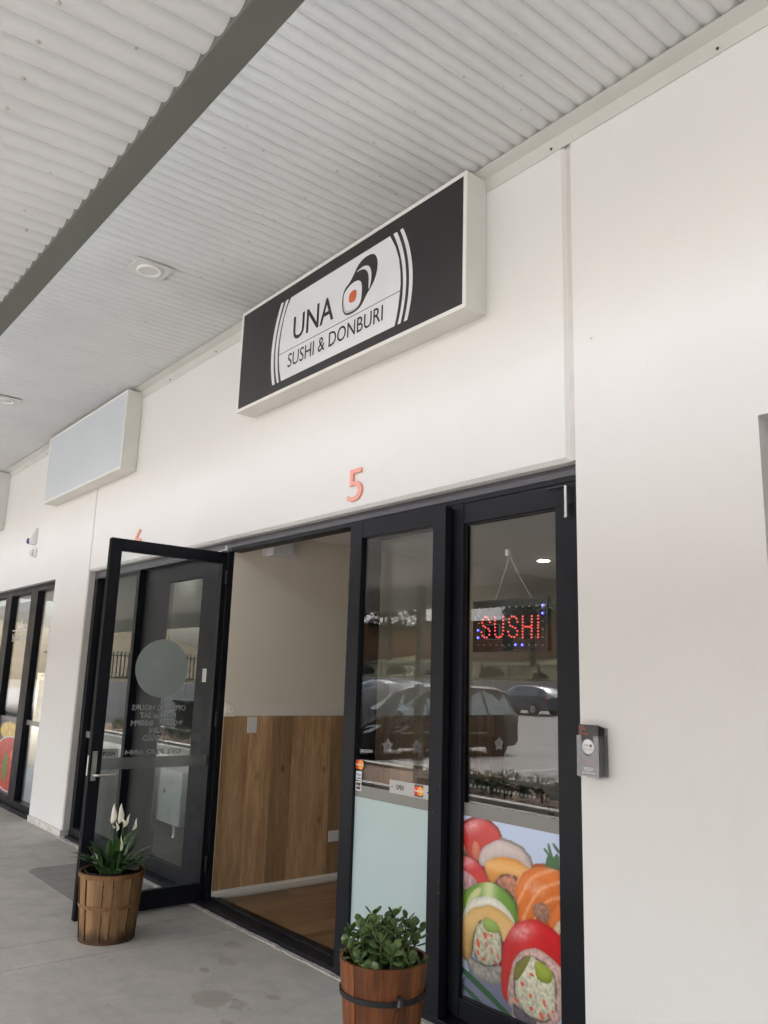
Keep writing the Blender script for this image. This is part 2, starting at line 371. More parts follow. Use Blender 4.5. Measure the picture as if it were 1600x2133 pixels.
MB().add([(XL, .107, .031), (XL+.016, .107, .031), (XL+.016, .107, .06), (XL+.012, .107, .066), (XL+.012, .107, .075), (XL, .107, .082)]+[(XL, 6.9, .012), (XL+.016, 6.9, .012), (XL+.016, 6.9, .06), (XL+.012, 6.9, .066), (XL+.012, 6.9, .075), (XL, 6.9, .082)],
    [tuple(range(6)), tuple(range(11, 5, -1))]+[(i, (i+1) % 6, 6+(i+1) % 6, 6+i) for i in range(6)]).build('skirting', M_cream_trim, wl)
MB().box(XL-.002, XL+.016, .182, 3, 1.222, 1.309).build('dado_rail', M_cream_trim, wl, bevel=.004)
bk = MB().box(XL-.001, XL+.021, .107, .181, 1.219, 1.313)
bk.lathe([(.03, XL+.0205), (.03, XL+.026), (.024, XL+.027), (.022, XL+.022), (.014, XL+.022), (.010, XL+.027), (0, XL+.028)], (0, .142, 1.266), 20, 'x')
bk.build('rosette_block', M_cream_trim, wl, smooth=True)
tag(MB().box(XL-.12, 3, .17, 7, 2.56, 2.6).build('interior_ceiling', M_ceil), kind='structure')
tag(MB().box(XL-.12, 3, 5.6, 5.7, 0, 2.6).build('interior_wall', M_dkwall), kind='structure')
tag(MB().box(-1.5, -1.4, .2, 5.6, 0, 2.6).build('interior_wall', M_dkwall), kind='structure')
# neighbour shop shell
M_grey = pm('grey_plaster', (.33, .33, .31, 1), .75, .06, 2)
tag(MB().box(-13.8, XL-.125, .17, 4.2, -.2, .003).build('interior_floor', pm('vinyl_floor', (.16, .16, .15, 1), .35, .1, 4)), kind='structure')
tag(MB().box(-13.8, XL-.125, 2.1, 2.2, 0, 2.6).build('interior_wall', M_grey), kind='structure')
tag(MB().box(-13.8, XL-.125, .17, 4.2, 2.61, 2.65).build('interior_ceiling', M_ceil), kind='structure')
tag(MB().box(-8.7, -8.6, .2, 2.1, 0, 2.6).build('interior_wall', M_grey), kind='structure')
tag(MB().box(-40, -13.9, 1.2, 1.3, 0, 2.6).build('interior_wall', M_grey), kind='structure')

# ------------------------------------------------------------------ awnings
def sheet(name, x0, nw, ya, yb, za, zb, parent, amp=.009, pitch=.0762, seg=10, ny=2, m=None):
    """one corrugated sheet: nw waves across, running from ya to yb"""
    mb = MB(); nx = nw*seg
    for s_ in (0, 1):
        for j in range(ny+1):
            t = j/ny
            for i in range(nx+1):
                x = x0+i*pitch/seg
                ph = 1-2*abs(math.sin(math.pi*i/seg))**.8
                mb.v.append(Vector((x, ya+(yb-ya)*t, za+(zb-za)*t+amp*ph+s_*.0012)))
    W_ = nx+1; off = W_*(ny+1)
    for s_ in (0, 1):
        for j in range(ny):
            for i in range(nx):
                a = s_*off+j*W_+i; mb.f.append((a, a+1, a+W_+1, a+W_)); mb.m.append(0)
    return mb.build(name, m or M_sheet, parent, smooth=True)
aw = root('awning_roof', (-4, -1, 4.1), 'high corrugated cream ceiling sheeting that meets the wall above the signs', 'awning')
x = -26.0
while x < 3:
    sheet('roof_sheet', x, 10, -.004, -3.3, 4.0915, 4.044, aw); x += .762  # unseen overhang past the beam; open gap there added to let in light
MB().box(-26, 26, -3.3, .15, 4.13, 4.15).build('roof_lining', M_sheet, aw)
def screws(name, rows, xa, xb, parent, step=.2286, jit=.004, s_=1.):
    me = MB().lathe([(.0045*s_, 0), (.0075*s_, -.001), (.0065*s_, -.005), (.003*s_, -.007)], (0, 0, 0), 8).mesh(name, M_screw, smooth=True); random.seed(5); off = ORG[parent.name]
    for y, z in rows:
        x = xa
        while x < xb:
            o = bpy.data.objects.new(name, me); col.objects.link(o); o.parent = parent
            o.location = (x+random.uniform(-jit, jit)-off.x, y+random.uniform(-.01, .01)-off.y, z-off.z); x += step
M_screw = pm('painted_screw', (.5, .49, .47, 1), .45, .2, 90)
screws('screw_tip', [(-.62, 4.074), (-1.55, 4.06)], -26+.0381+.1524*130, -.5, aw, .3048)
lo = root('street_awning', (-4, -4.5, 3), 'low outer awning of cream corrugated sheeting behind the grey steel beam', 'awning')
x = -26.0
ZF = lambda y: 3.0125-.05*(-2.035-y)
while x < 5:
    sheet('roof_sheet', x+.018, 10, -2.036, -5.0, ZF(-2.036), ZF(-5.0), lo, .0098, m=M_sheet_lo); x += .762
MB().box(-26, 26, -2.036, -1.941, 2.9985, 3.12).build('beam', M_beam, lo, bevel=.004)
MB().add([(-26, -5.0, 2.50), (26, -5.0, 2.50), (26, -5.06, 2.50), (-26, -5.06, 2.50), (-26, -5.0, 2.95), (26, -5.0, 2.95), (26, -5.06, 2.95), (-26, -5.06, 2.95)], [(0, 1, 2, 3), (4, 7, 6, 5), (0, 4, 5, 1), (1, 5, 6, 2), (2, 6, 7, 3), (3, 7, 4, 0)]).build('fascia', M_flash, lo)
tp = MB(); tp.add([(-26, -2.02, 3.035), (26, -2.02, 3.035), (26, -5.02, 2.80), (-26, -5.02, 2.80)], [(0, 1, 2, 3)]); tp.build('roof_lining', M_sheet, lo)
screws('screw_head', [(-2.36, ZF(-2.36)-.0085)], -26+.018+.0381+.1524*130, -1, lo, .1524, .003, .9)
for x in (-14.3, -8.25, -2.2, 3.9):
    MB().box(x-.05, x+.05, -4.98, -4.88, 0, 2.84).build('post', pm('post_steel', (.16, .15, .14, 1), .5), lo, bevel=.006)

# recessed ceiling lights
def downlight(x, y, z, label):
    r_ = root('ceiling_light', (x, y, z), label, 'ceiling light', 'round lights on square plates under the high awning')
    MB().box(x-.115, x+.115, y-.12, y+.12, z-.004, z+.004).build('mounting_plate', M_flash, r_, bevel=.002)
    MB().lathe([(.078, -.004), (.080, -.012), (.074, -.016), (.062, -.014), (.056, .004), (.054, .006)], (x, y, z), 32).build('trim_ring', M_white, r_, smooth=True)
    MB().lathe([(.059, .0), (.03, -.003), (0, -.004)], (x, y, z-.008), 24).build('lens', pm('opal_lens', (.55, .54, .52, 1), .4, .02), r_, smooth=True)
downlight(-4.742, -.931, 4.060, 'unlit round ceiling light on a square plate, the nearer one left of the sushi sign')
downlight(-8.19, -.90, 4.060, 'unlit round ceiling light at the left picture edge above the blank sign')

# ------------------------------------------------------------------ lightbox signs
def face(u, v, w_): return (u, w_, v)
def signbox(name, x0, x1, z0, z1, label, facemat, d=.147):
    r_ = root(name, ((x0+x1)/2, 0, z0), label, 'sign', 'lightbox signs along the wall')
    f = .022
    MB().box(x0, x1, -d+.006, -.001, z0, z1).build('cabinet', M_signbody, r_, bevel=.003)
    for a in ((x0, x1, z1-f, z1), (x0, x1, z0, z0+f), (x0, x0+f, z0+f+.0005, z1-f-.0005), (x1-f, x1, z0+f+.0005, z1-f-.0005)):
        MB().box(a[0]-.001, a[1]+.001, -d-.002, -d+.0055, a[2]-.0005, a[3]+.0005).build('frame_trim', M_white, r_, bevel=.0015)
    MB().box(x0+f, x1-f, -d+.001, -d+.005, z0+f, z1-f).build('face_panel', facemat, r_)
    return r_
sg = signbox('lightbox_sign', -4.905, -2.632, 3.31, 4.062, 'black and white lightbox sign reading UNA SUSHI & DONBURI', M_signblack)
signbox('lightbox_sign', -9.225, -7.005, 3.30, 4.052, 'blank pale blue grey lightbox sign left of the black sushi sign', M_blanksign)
signbox('lightbox_sign', -13.6, -11.33, 3.30, 4.056, 'lightbox sign cut off by the left picture edge, its end panel showing', M_blanksign)
PRINT = dict(
panel=[(-4.2615,3.957),(-3.2418,3.957),(-3.1893,3.8687),(-3.1569,3.7852),(-3.1411,3.6981),(-3.1366,3.6277),(-3.142,3.5616),(-3.1525,3.4863),(-3.1663,3.4292),(-3.1785,3.3912),(-4.3279,3.3912),(-4.3572,3.4788),(-4.3709,3.5635),(-4.3715,3.6585),(-4.3591,3.7431),(-4.3335,3.8371),(-4.2996,3.9075)])
def prt(name, polys, m, k):
    mb = MB()
    for q in polys: mb.prism(q, face, -.1462-k*.0006, -.1456-k*.0006)
    return mb.build(name, m, sg)
prt('white_panel', [PRINT['panel']], M_signwhite, 0)
def arc(x_top, x_mid, x_bot, wd, n=14):
    # vertical bowed stripe between z 3.39 and 3.957 through three x values
    o = []; i_ = []
    for k in range(n+1):
        t = k/n; z = 3.391+(3.957-3.391)*t
        L = lambda a: a[0]*(t-.42)*(t-1)/(.42) + a[1]*t*(t-1)/(.42*(.42-1)) + a[2]*t*(t-.42)/(1*.58)
        o.append((L((x_bot, x_mid, x_top)), z)); i_.append((L((x_bot+wd[2], x_mid+wd[1], x_top+wd[0])), z))
    return o+i_[::-1]
prt('white_stripe', [arc(-3.212, -3.116, -3.153, (.031, .026, .025))], M_signwhite, 0)
prt('white_stripe', [arc(-3.154, -3.066, -3.101, (.025, .029, .028))], M_signwhite, 0)
prt('white_stripe', [arc(-4.322, -4.420, -4.378, (.032, .032, .025))], M_signwhite, 0)
prt('white_stripe', [arc(-4.381, -4.471, -4.434, (.032, .035, .030))], M_signwhite, 0)
prt('rule_line', [[(-4.372, 3.583), (-3.138, 3.583), (-3.138, 3.587), (-4.372, 3.587)]], M_signblack, 1)
black=[(-3.6119,3.8098),(-3.5765,3.8457),(-3.5417,3.8876),(-3.506,3.9103),(-3.4699,3.9201),(-3.4247,3.9197),(-3.3885,3.9108),(-3.3608,3.8871),(-3.3455,3.8448),(-3.3474,3.7977),(-3.3586,3.7604),(-3.3828,3.7221),(-3.4166,3.6931),(-3.4422,3.6727),(-3.4673,3.64),(-3.4975,3.6149),(-3.5426,3.6037),(-3.5892,3.6025),(-3.637,3.612),(-3.6640,3.6397),(-3.6765,3.6781),(-3.6788,3.7354),(-3.667,3.7747),(-3.6445,3.7974)]
cres=[(-3.5489,3.8534),(-3.5217,3.8642),(-3.476,3.8674),(-3.4392,3.8574),(-3.4157,3.8371),(-3.4003,3.8008),(-3.3995,3.7524),(-3.4131,3.7097),(-3.424,3.6989),(-3.4235,3.7377),(-3.4229,3.7735),(-3.4319,3.8072),(-3.4513,3.8331),(-3.4796,3.8505),(-3.5166,3.856)]
facep=[(-3.6245,3.7836),(-3.5921,3.7961),(-3.5549,3.8003),(-3.5174,3.7932),(-3.4933,3.7735),(-3.4838,3.7365),(-3.4855,3.6888),(-3.495,3.6501),(-3.5163,3.6246),(-3.5526,3.6163),(-3.5994,3.6176),(-3.6377,3.6249),(-3.6563,3.6468),(-3.6654,3.6809),(-3.6669,3.731),(-3.6567,3.7646)]
orange=[(-3.6081,3.7218),(-3.5981,3.7428),(-3.5704,3.7496),(-3.542,3.7433),(-3.5335,3.7248),(-3.5369,3.6895),(-3.5516,3.6736),(-3.5794,3.6715),(-3.6037,3.6833),(-3.6095,3.7008)]
def smoothpoly(p, it=2):
    for _ in range(it):
        q = []
        for i in range(len(p)):
            a, b = p[i], p[(i+1) % len(p)]
            q += [(a[0]*.75+b[0]*.25, a[1]*.75+b[1]*.25), (a[0]*.25+b[0]*.75, a[1]*.25+b[1]*.75)]
        p = q
    return p
prt('roll_logo', [smoothpoly(black)], M_signblack, 1)
prt('roll_logo_crescent', [smoothpoly(cres, 1)], M_signwhite, 2)
prt('roll_logo_shade', [smoothpoly(facep)], M_signgrey, 2)
sh = [(x+.010, z+.012) if z < 3.72 else (x, z) for x, z in facep]
prt('roll_logo_rice', [smoothpoly([(min(x, -3.487), z) for x, z in sh])], M_signwhite, 3)
prt('roll_logo_centre', [smoothpoly(orange)], M_signorange, 4)
mb = MB(); textbold(mb, 'UNA', -4.207, -3.765, 3.634, 3.795, lambda u, v, w_=0: (u, -.1476-w_, v), .0022); mb.build('lettering', M_signblack, sg)
mb = MB(); textbold(mb, 'SUSHI & DONBURI', -4.255, -3.283, 3.461, 3.556, lambda u, v, w_=0: (u, -.1476-w_, v), .0006); mb.build('lettering', M_signblack, sg)

# street numbers
def number(ch, x0, x1, z0, z1, label):
    vs, fs, _ = text_poly(ch)
    mb = MB(); n = len(vs)
    f2 = lambda a, b, y: (x0+(x1-x0)*a, y, z0+(z1-z0)*b)
    mb.add([f2(a, b, -.014) for a, b in vs]+[f2(a, b, -.0015) for a, b in vs], [tuple(q) for q in fs]+[tuple(i+n for i in q)[::-1] for q in fs])
    cnt = {}
    for q in fs:
        for i in range(len(q)):
            e = (q[i], q[(i+1) % len(q)]); cnt[tuple(sorted(e))] = cnt.get(tuple(sorted(e)), 0)+1
    mb.add([], [])
    for (a, b), c in cnt.items():
        if c == 1: mb.f.append((a, b, b+n, a+n)); mb.m.append(0)
    single('street_number', mb, M_number, label, 'number')
number('5', -3.727, -3.592, 2.510, 2.702, 'coral orange number 5 on the wall above the open doorway')
number('6', -6.862, -6.715, 2.545, 2.735, 'coral orange number 6 half hidden behind the open door top')

# alarm strobe and sensor on the far wall
r_ = root('alarm_strobe', (-9.86, 0, 2.95), 'white wedge shaped alarm strobe with blue lens on the far wall', 'alarm')
MB().add([(-9.92, 0, 3.13), (-9.80, 0, 3.13), (-9.92, 0, 2.93), (-9.80, 0, 2.93), (-9.91, -.02, 3.13), (-9.81, -.02, 3.13), (-9.91, -.085, 2.965), (-9.81, -.085, 2.965), (-9.91, -.06, 2.93), (-9.81, -.06, 2.93)],
    [(0, 1, 5, 4), (4, 5, 7, 6), (6, 7, 9, 8), (8, 9, 3, 2), (0, 4, 6, 8, 2), (1, 3, 9, 7, 5), (0, 2, 3, 1)]).build('housing', M_white, r_, bevel=.012)
MB().lathe([(.034, 0), (.034, -.012), (.02, -.022), (0, -.026)], (-9.86, -.075, 2.965), 16, 'y').build('lens', pm('blue_lens', (.02, .05, .22, 1), .15), r_, smooth=True)
r_ = root('dome_sensor', (-9.80, 0, 2.82), 'small white round sensor fixed below the alarm strobe', 'sensor')
MB().lathe([(.06, -.001), (.06, -.02), (.045, -.03)], (-9.80, 0, 2.83), 20, 'y').build('base', M_white, r_, smooth=True)
MB().lathe([(.044, -.028), (.04, -.055), (.02, -.068), (0, -.07)], (-9.80, 0, 2.83), 20, 'y').build('dome', pm('frosted_dome', (.6, .6, .6, 1), .3), r_, smooth=True)

# ------------------------------------------------------------------ shopfront frames
F0, F1 = .065, .165
sf = root('shopfront_frame', (-3.7, .1, 0), 'fixed charcoal aluminium frame and panes of the sushi shop, number 5', 'shopfront')
def fb(name, x0, x1, z0, z1, y0=F0, y1=F1, parent=None, bev=.002, m=None): return MB().box(x0, x1, y0, y1, z0, z1).build(name, m or M_frame, parent or sf, bevel=bev)
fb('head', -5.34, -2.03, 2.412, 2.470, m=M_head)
fb('head_track', -5.285, -2.03, 2.388, 2.4115, F0+.004)
fb('jamb', -2.16, -2.03, .0, 2.3875)
fb('jamb', -5.34, -5.252, .035, 2.3875)
fb('mullion', -3.72, -3.612, .05, 2.3875)
MB().box(-2.985, -2.849, F0+.004, .0955, .05, 2.3875).box(-2.985, -2.892, .0955, F1, .05, 2.3875).build('mullion', M_frame, sf, bevel=.002)
fb('sill', -5.34, -2.03, -.005, .03, .0, .17)
fb('sill_track', -5.25, -2.03, .0302, .042, .085, .12)
fb('bottom_rail', -3.6115, -2.9855, .0425, .125, F0+.01, F1-.02); fb('bottom_rail', -2.8485, -2.1605, .0425, .120, F0+.008, F1-.02)
fb('top_rail', -3.6115, -2.9855, 2.29, 2.3872, F0+.01, F1-.02); fb('top_rail', -2.8485, -2.1605, 2.284, 2.3872, F0+.008, F1-.02)
fb('stile', -2.272, -2.1605, .1205, 2.2835, F0+.006, F1-.02)
MB().box(-3.615, -2.983, .110, .116, .12, 2.295).build('pane', M_glass, sf)
MB().box(-2.888, -2.264, .100, .106, .115, 2.29).build('pane', M_glass, sf)
# glazing beads (thin dark lines round the panes)
gb = MB()
for (x0, x1, z0, z1) in ((-2.849, -2.272, .12, 2.284),):
    gb.box(x0, x0+.002, .088, .0995, .96, z1).box(x1-.006, x1, .088, .0965, z0, z1).box(x0+.008, x1-.008, .088, .0995, z1-.008, z1).box(x0+.008, x1-.008, .088, .0965, z0, z0+.008)
gb.build('glazing_bead', M_frame_in, sf)
M_film = pm('frosted_film', (.42, .53, .54, 1), .35, .02, 2)
def filmmat(name, c, fac):
    k = N(name); tr = k.n('ShaderNodeBsdfTransparent'); mx = k.n('ShaderNodeMixShader'); k.b.inputs['Base Color'].default_value = c; k.b.inputs['Roughness'].default_value = .3
    mx.inputs[0].default_value = fac; k.l(tr.outputs[0], mx.inputs[1]); k.l(k.b.outputs[0], mx.inputs[2]); k.l(mx.outputs[0], k.out.inputs[0]); return k.m
M_strip = filmmat('grey_safety_film', (.30, .30, .29, 1), .62)
MB().box(-2.885, -2.276, .0985, .0992, .894, .952).build('safety_strip', M_strip, sf)
# hold-open stay at the top right corner
st = MB(); st.tube([(-2.19, .045, 2.365), (-2.19, .045, 2.345)], .008, 10); st.tube([(-2.19, .045, 2.35), (-2.19, .045, 2.235)], .0085, 10); st.tube([(-2.19, .045, 2.235), (-2.19, .045, 2.222)], .010, 10)
MB().box(-2.30, -2.199, .047, .062, 2.366, 2.372).build('stay_arm', M_darksteel, sf)
st.build('barrel_stay', M_steel, sf, smooth=True)

# ------------------------------------------------------------------ doors
M_letter = pm('grey_vinyl_letters', (.46, .46, .46, 1), .5, .03, 5)
M_plate = pm('satin_plate', (.42, .42, .42, 1), .4, .05, 9, metal=.4)
da = root('glass_door', (-5.28, .05, 0), 'open black framed glass door swung out over the pavement, PUSH plate on it', 'door')
X0, X1, YA, YB = -5.305, -5.26, -.805, .056
def db(name, y0, y1, z0, z1, dx=0, bev=.002): return MB().box(X0+dx, X1-dx, y0, y1, z0, z1).build(name, M_frame, da, bevel=bev)
db('stile', YA, YA+.076, .014, 2.378); db('stile', .020, YB, .014, 2.378)
db('top_rail', YA+.0765, .0195, 2.297, 2.378, .001); db('bottom_rail', YA+.0765, .0195, .014, .132, .001)
MB().box(-5.290, -5.284, YA+.07, .026, .125, 2.303).build('pane', M_glass_door, da)
ed = MB()
for k in range(3): ed.box(X0+.008+.012*k, X0+.013+.012*k, YA-.003, YA-.0005, .02, 2.37)
ed.build('edge_seal', M_frame_in, da)
MB().box(-5.2905, -5.2903, YA+.078, .018, .887, .96).build('safety_strip', M_strip, da)
fx = lambda x_: (lambda u, v: (x_, u, v))
c_ = [(-.361+.19*math.cos(2*math.pi*t/48), 1.536+.193*math.sin(2*math.pi*t/48)) for t in range(48)]
M_disc = pm('grey_vinyl_disc', (.47, .50, .50, 1), .5, .03, 4)
dsc = MB().prism(c_, lambda u, v, w_: (w_, u, v), -5.2914, -5.2906).build('vinyl_disc', M_disc, da)
gm = pm('ghost_print', (.41, .445, .44, 1), .5, .02)
mb = MB(); text(mb, 'UNA', -.235, -.345, 1.53, 1.575, lambda u, v: (-5.2899, u, v)); text(mb, 'SUSHI & DONBURI', -.215, -.5, 1.487, 1.505, lambda u, v: (-5.2899, u, v))
mb.lathe([(.036, -5.28985), (.030, -5.28984), (.03, -5.2899)], (0, -.40, 1.56), 20, 'x'); mb.build('ghost_logo', gm, dsc)
mb = MB(); fn = lambda u, v, w_=0: (-5.2902+w_, u, v)
for s_, ya, yb, z in (('OPENING HOURS', -.168, -.549, 1.262), ('MON to SAT', -.236, -.489, 1.212), ('9:00AM . 8:00PM', -.184, -.546, 1.162), ('SUN', -.308, -.412, 1.114), ('CLOSED', -.27, -.455, 1.065), ('(07) 3282 6884', -.175, -.572, .974)):
    textbold(mb, s_, ya, yb, z-.003, z+.031, fn, .0017)
mb.build('lettering', M_letter, da, label='grey opening hours lettering seen reversed through the glass')
pp = MB().box(-5.2835, -5.2825, -.737, -.618, .958, 1.018).build('push_plate', M_plate, da)
mb = MB(); textbold(mb, 'PUSH', -.716, -.640, .975, 1.000, lambda u, v, w_=0: (-5.2820+w_, u, v), .0008); mb.build('lettering', M_frame_in, pp)
hd = MB().box(-5.2595, -5.252, -.792, -.762, .83, 1.008)
hd.tube([(-5.253, -.777, .866), (-5.205, -.777, .866), (-5.198, -.770, .866), (-5.198, -.655, .866)], .0085, 12)
hd.lathe([(.008, -5.2515), (.008, -5.2495)], (0, -.777, .99), 10, 'x'); hd.lathe([(.006, -5.2515), (.003, -5.2498)], (0, -.777, .845), 8, 'x')
hd.build('handle', M_steel, da, smooth=True)
h2 = MB().box(-5.3115, -5.3055, -.792, -.762, .83, 1.008); h2.tube([(-5.312, -.777, .905), (-5.36, -.777, .905), (-5.367, -.77, .905), (-5.367, -.665, .905)], .0085, 12)
h2.box(-5.292, -5.274, -.8095, -.8055, .86, .98)
h2.build('handle', M_steel, da, smooth=True)
hg = MB()
for z in (.25, 1.2, 2.2): hg.tube([(-5.256, .054, z-.05), (-5.256, .054, z+.05)], .008, 8)
hg.build('hinge', M_darksteel, da)
cl = MB(); cl.box(-5.30, -5.20, .03, .055, 2.382, 2.40); cl.box(-5.33, -5.245, .005, .03, 2.381, 2.389); cl.tube([(-5.215, .02, 2.385), (-5.215, .02, 2.42)], .010, 10)
cl.build('closer_arm', M_steel, da, bevel=.001)
# second leaf folded right back against the fixed pane
dbr = root('glass_door', (-3.688, .026, 0), 'second glass door leaf folded flat against the shopfront, OPEN sticker on it', 'door', rz=R(1.0), local=True)
def lb(name, x0, x1, z0, z1, y0=-.034, y1=.011, m=None, bev=.002): return MB().box(x0, x1, y0, y1, z0, z1).build(name, m or M_frame, dbr, bevel=bev)
lb('stile', 0, .105, .014, 2.376); lb('stile', .686, .776, .014, 2.376)
lb('top_rail', .1055, .6855, 2.286, 2.376, -.033, .01); lb('bottom_rail', .1055, .6855, .014, .125, -.033, .01)
lb('pane', .1, .69, .12, 2.29, -.014, -.008, M_glass, 0)
lb('frosted_film', .106, .685, .13, .895, -.0158, -.0152, M_film, 0)
lb('safety_strip', .106, .685, .8955, .955, -.0158, -.0154, M_strip, 0)
kb = MB().tube([(.73, -.036, .90), (.73, -.04, .90)], .006, 8); kb.box(.725, .735, -.037, -.0345, 1.005, 1.008); kb.build('lock', M_darksteel, dbr)
mb = MB()
for z in (.55, .60, 1.02): mb.lathe([(.006, -.0345), (.005, -.0375), (0, -.038)], (.768, 0, z), 8, 'y')
mb.build('hinge_pins', M_darksteel, dbr)['kind'] = 'stuff'
# small stickers on that leaf (flat film, stuck on: things of their own)
cb_, sb_ = math.cos(R(1)), math.sin(R(1))
def onleaf(u, y, z): return (-3.688+u*cb_-y*sb_, .026+u*sb_+y*cb_, z)
lf = lambda y: (lambda u, v, w_=0: onleaf(u, y-w_, v))
def sticker(name, u0, u1, z0, z1, m, label, cat='sticker', th=.0006):
    r_ = root(name, onleaf((u0+u1)/2, -.016, z0), label, cat)
    MB().prism([(u0, z0), (u1, z0), (u1, z1), (u0, z1)], lambda u, v, w_: onleaf(u, w_, v), -.0175, -.0164).build('backing', m, r_); return r_
M_stw = pm('sticker_white', (.72, .72, .74, 1), .4, .02); M_stred = pm('sticker_red', (.62, .03, .02, 1), .4, .02); M_stor = pm('sticker_orange', (.85, .36, .02, 1), .4, .02)
M_stblue = pm('sticker_blue', (.03, .09, .33, 1), .4, .02); M_stdk = pm('sticker_maroon', (.05, .015, .025, 1), .4, .02)
def mc(r_, u0, u1, z0, z1, k=0):
    zc = (z0+z1)/2; rr = (z1-z0)*.40; ua, ub = (u0+u1)/2-rr*.55, (u0+u1)/2+rr*.55
    for uc, m, d in ((ua, M_stred, .0178), (ub, M_stor, .0183)):
        MB().prism([(uc+rr*math.cos(2*math.pi*t/24), zc+rr*math.sin(2*math.pi*t/24)) for t in range(24)], lambda u, v, w_: onleaf(u, w_, v), -d-k, -d+.0002-k).build('circle', m, r_)
    mb = MB(); textbold(mb, 'MasterCard', ua-rr*.8, ub+rr*.8, zc-rr*.22, zc+rr*.26, lf(-.0186-k), .0004); mb.build('lettering', M_stw, r_)
s_ = sticker('card_sticker', .110, .159, 1.033, 1.084, M_stdk, 'round red and orange card sticker, top of three in a column'); mc(s_, .108, .161, 1.028, 1.089)
s_ = sticker('card_sticker', .110, .156, .979, 1.025, M_stw, 'white card sticker with blue VISA lettering, middle of three')
mb = MB(); textbold(mb, 'VISA', .114, .152, .999, 1.014, lf(-.0178), .0004); mb.prism([(.115, .985), (.151, .985), (.151, .992), (.115, .992)], lambda u, v, w_: onleaf(u, w_, v), -.018, -.0177); mb.build('print', M_stblue, s_)
s_ = sticker('card_sticker', .110, .156, .926, .973, M_stw, 'white framed dark red card sticker, lowest of three')
MB().prism([(.116, .932), (.150, .932), (.150, .967), (.116, .967)], lambda u, v, w_: onleaf(u, w_, v), -.0183, -.0177).build('print', M_stdk, s_)
mb = MB(); textbold(mb, 'eftpos', .118, .148, .944, .954, lf(-.0186), .0003); mb.build('lettering', M_stw, s_)
s_ = sticker('open_sticker', .385, .684, .946, 1.010, M_plate, 'long grey OPEN plate with a card logo on the folded door'); 
mb = MB(); textbold(mb, 'OPEN', .435, .492, .967, .990, lf(-.0178), .0008); mb.build('lettering', M_frame_in, s_)
MB().prism([(.572, .951), (.634, .951), (.634, 1.006), (.572, 1.006)], lambda u, v, w_: onleaf(u, w_, v), -.0179, -.0176).build('print', M_stdk, s_); mc(s_, .572, .634, .951, 1.006, .0004)
for u in (.405, .667): MB().prism([(u+.004*math.cos(t), .978+.004*math.sin(t)) for t in np.linspace(0, 6.28, 10)[:-1]], lambda a, b, w_: onleaf(a, w_, b), -.019, -.0176).build('screw', M_darksteel, s_)

# ------------------------------------------------------------------ neighbour shop fronts (number 6 and beyond)
s6 = root('shopfront_frame', (-6.6, .1, 0), 'charcoal framed glass shopfront of number 6 behind the open door', 'shopfront')
def f6(name, x0, x1, z0, z1, y0=F0, y1=F1, m=None): return MB().box(x0, x1, y0, y1, z0, z1).build(name, m or M_frame, s6, bevel=.002)
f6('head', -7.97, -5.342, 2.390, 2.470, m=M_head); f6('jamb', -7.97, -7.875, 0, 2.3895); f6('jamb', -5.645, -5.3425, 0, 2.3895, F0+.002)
f6('mullion', -6.905, -6.846, .03, 2.3895, F0-.004); f6('sill', -7.874, -5.646, -.004, .03, .0, .17)
f6('stile', -6.845, -6.568, .031, 2.3895, .125, .16, M_frame_in); f6('stile', -6.567, -6.298, .031, 2.312, .11, .14, M_frame_in)
f6('top_rail', -6.297, -5.646, 2.238, 2.312, .085, .13); f6('bottom_rail', -6.297, -5.646, .031, .128, .085, .13); f6('transom', -6.567, -5.646, 2.3125, 2.3893, .115, .16)
f6('bottom_rail', -7.874, -6.906, .031, .09)
f6('pane', -7.88, -6.90, .085, 2.392, .105, .111, M_glass); f6('pane', -6.30, -5.64, .12, 2.245, .105, .111, M_glass)
f6('safety_strip', -7.874, -6.906, .892, .95, .1035, .1042, M_strip); f6('safety_strip', -6.297, -5.646, .892, .95, .1035, .1042, M_strip)
lab = root('notice_sticker', (-5.5, .06, 1.45), 'small white notice sticker on the charcoal jamb seen through the open door', 'sticker')
MB().box(-5.535, -5.475, .0655, .0665, 1.45, 1.545).build('paper', M_stw, lab)
mb = MB()
for i, z in enumerate((1.531, 1.519, 1.505, 1.492, 1.476, 1.462)): mb.box(-5.528, -5.528+(.046, .03, .04, .046, .035, .042)[i], .0649, .0653, z, z+.006)
mb.build('print', M_letter, lab)
s7 = root('shopfront_frame', (-11, .1, 0), 'charcoal framed shopfront with a red food poster at the left picture edge', 'shopfront')
def f7(name, x0, x1, z0, z1, y0=F0, y1=F1, m=None): return MB().box(x0, x1, y0, y1, z0, z1).build(name, m or M_frame, s7, bevel=.002)
f7('head', -13.9, -8.96, 2.388, 2.470); f7('jamb', -9.03, -8.96, 0, 2.3875); f7('sill', -13.9, -9.031, -.004, .03, 0, .17)
for a, b in ((-10.0, -9.75), (-11.05, -10.80), (-12.2, -11.95), (-13.2, -12.95)): f7('mullion', a, b, .031, 2.3875)
for a, b in ((-9.75, -9.031), (-10.8, -10.0), (-11.95, -11.05), (-12.95, -12.2)):
    f7('pane', a-.004, b+.004, .085, 2.39, .105, .111, M_glass); f7('bottom_rail', a+.0005, b-.0005, .031, .09); f7('safety_strip', a, b, .895, .95, .1035, .1042, M_strip)
s8 = root('shopfront_frame', (-16.4, .1, 0), 'charcoal framed shopfront furthest along the building', 'shopfront')
MB().box(-17.9, -14.9, .065, .165, 2.39, 2.47).box(-14.98, -14.9, .065, .165, 0, 2.39).box(-17.9, -17.8, .065, .165, 0, 2.39).box(-16.45, -16.35, .065, .165, 0, 2.39).build('frame', M_frame, s8)
MB().box(-17.8, -14.98, .1, .106, 0, 2.39).build('pane', M_glass, s8)

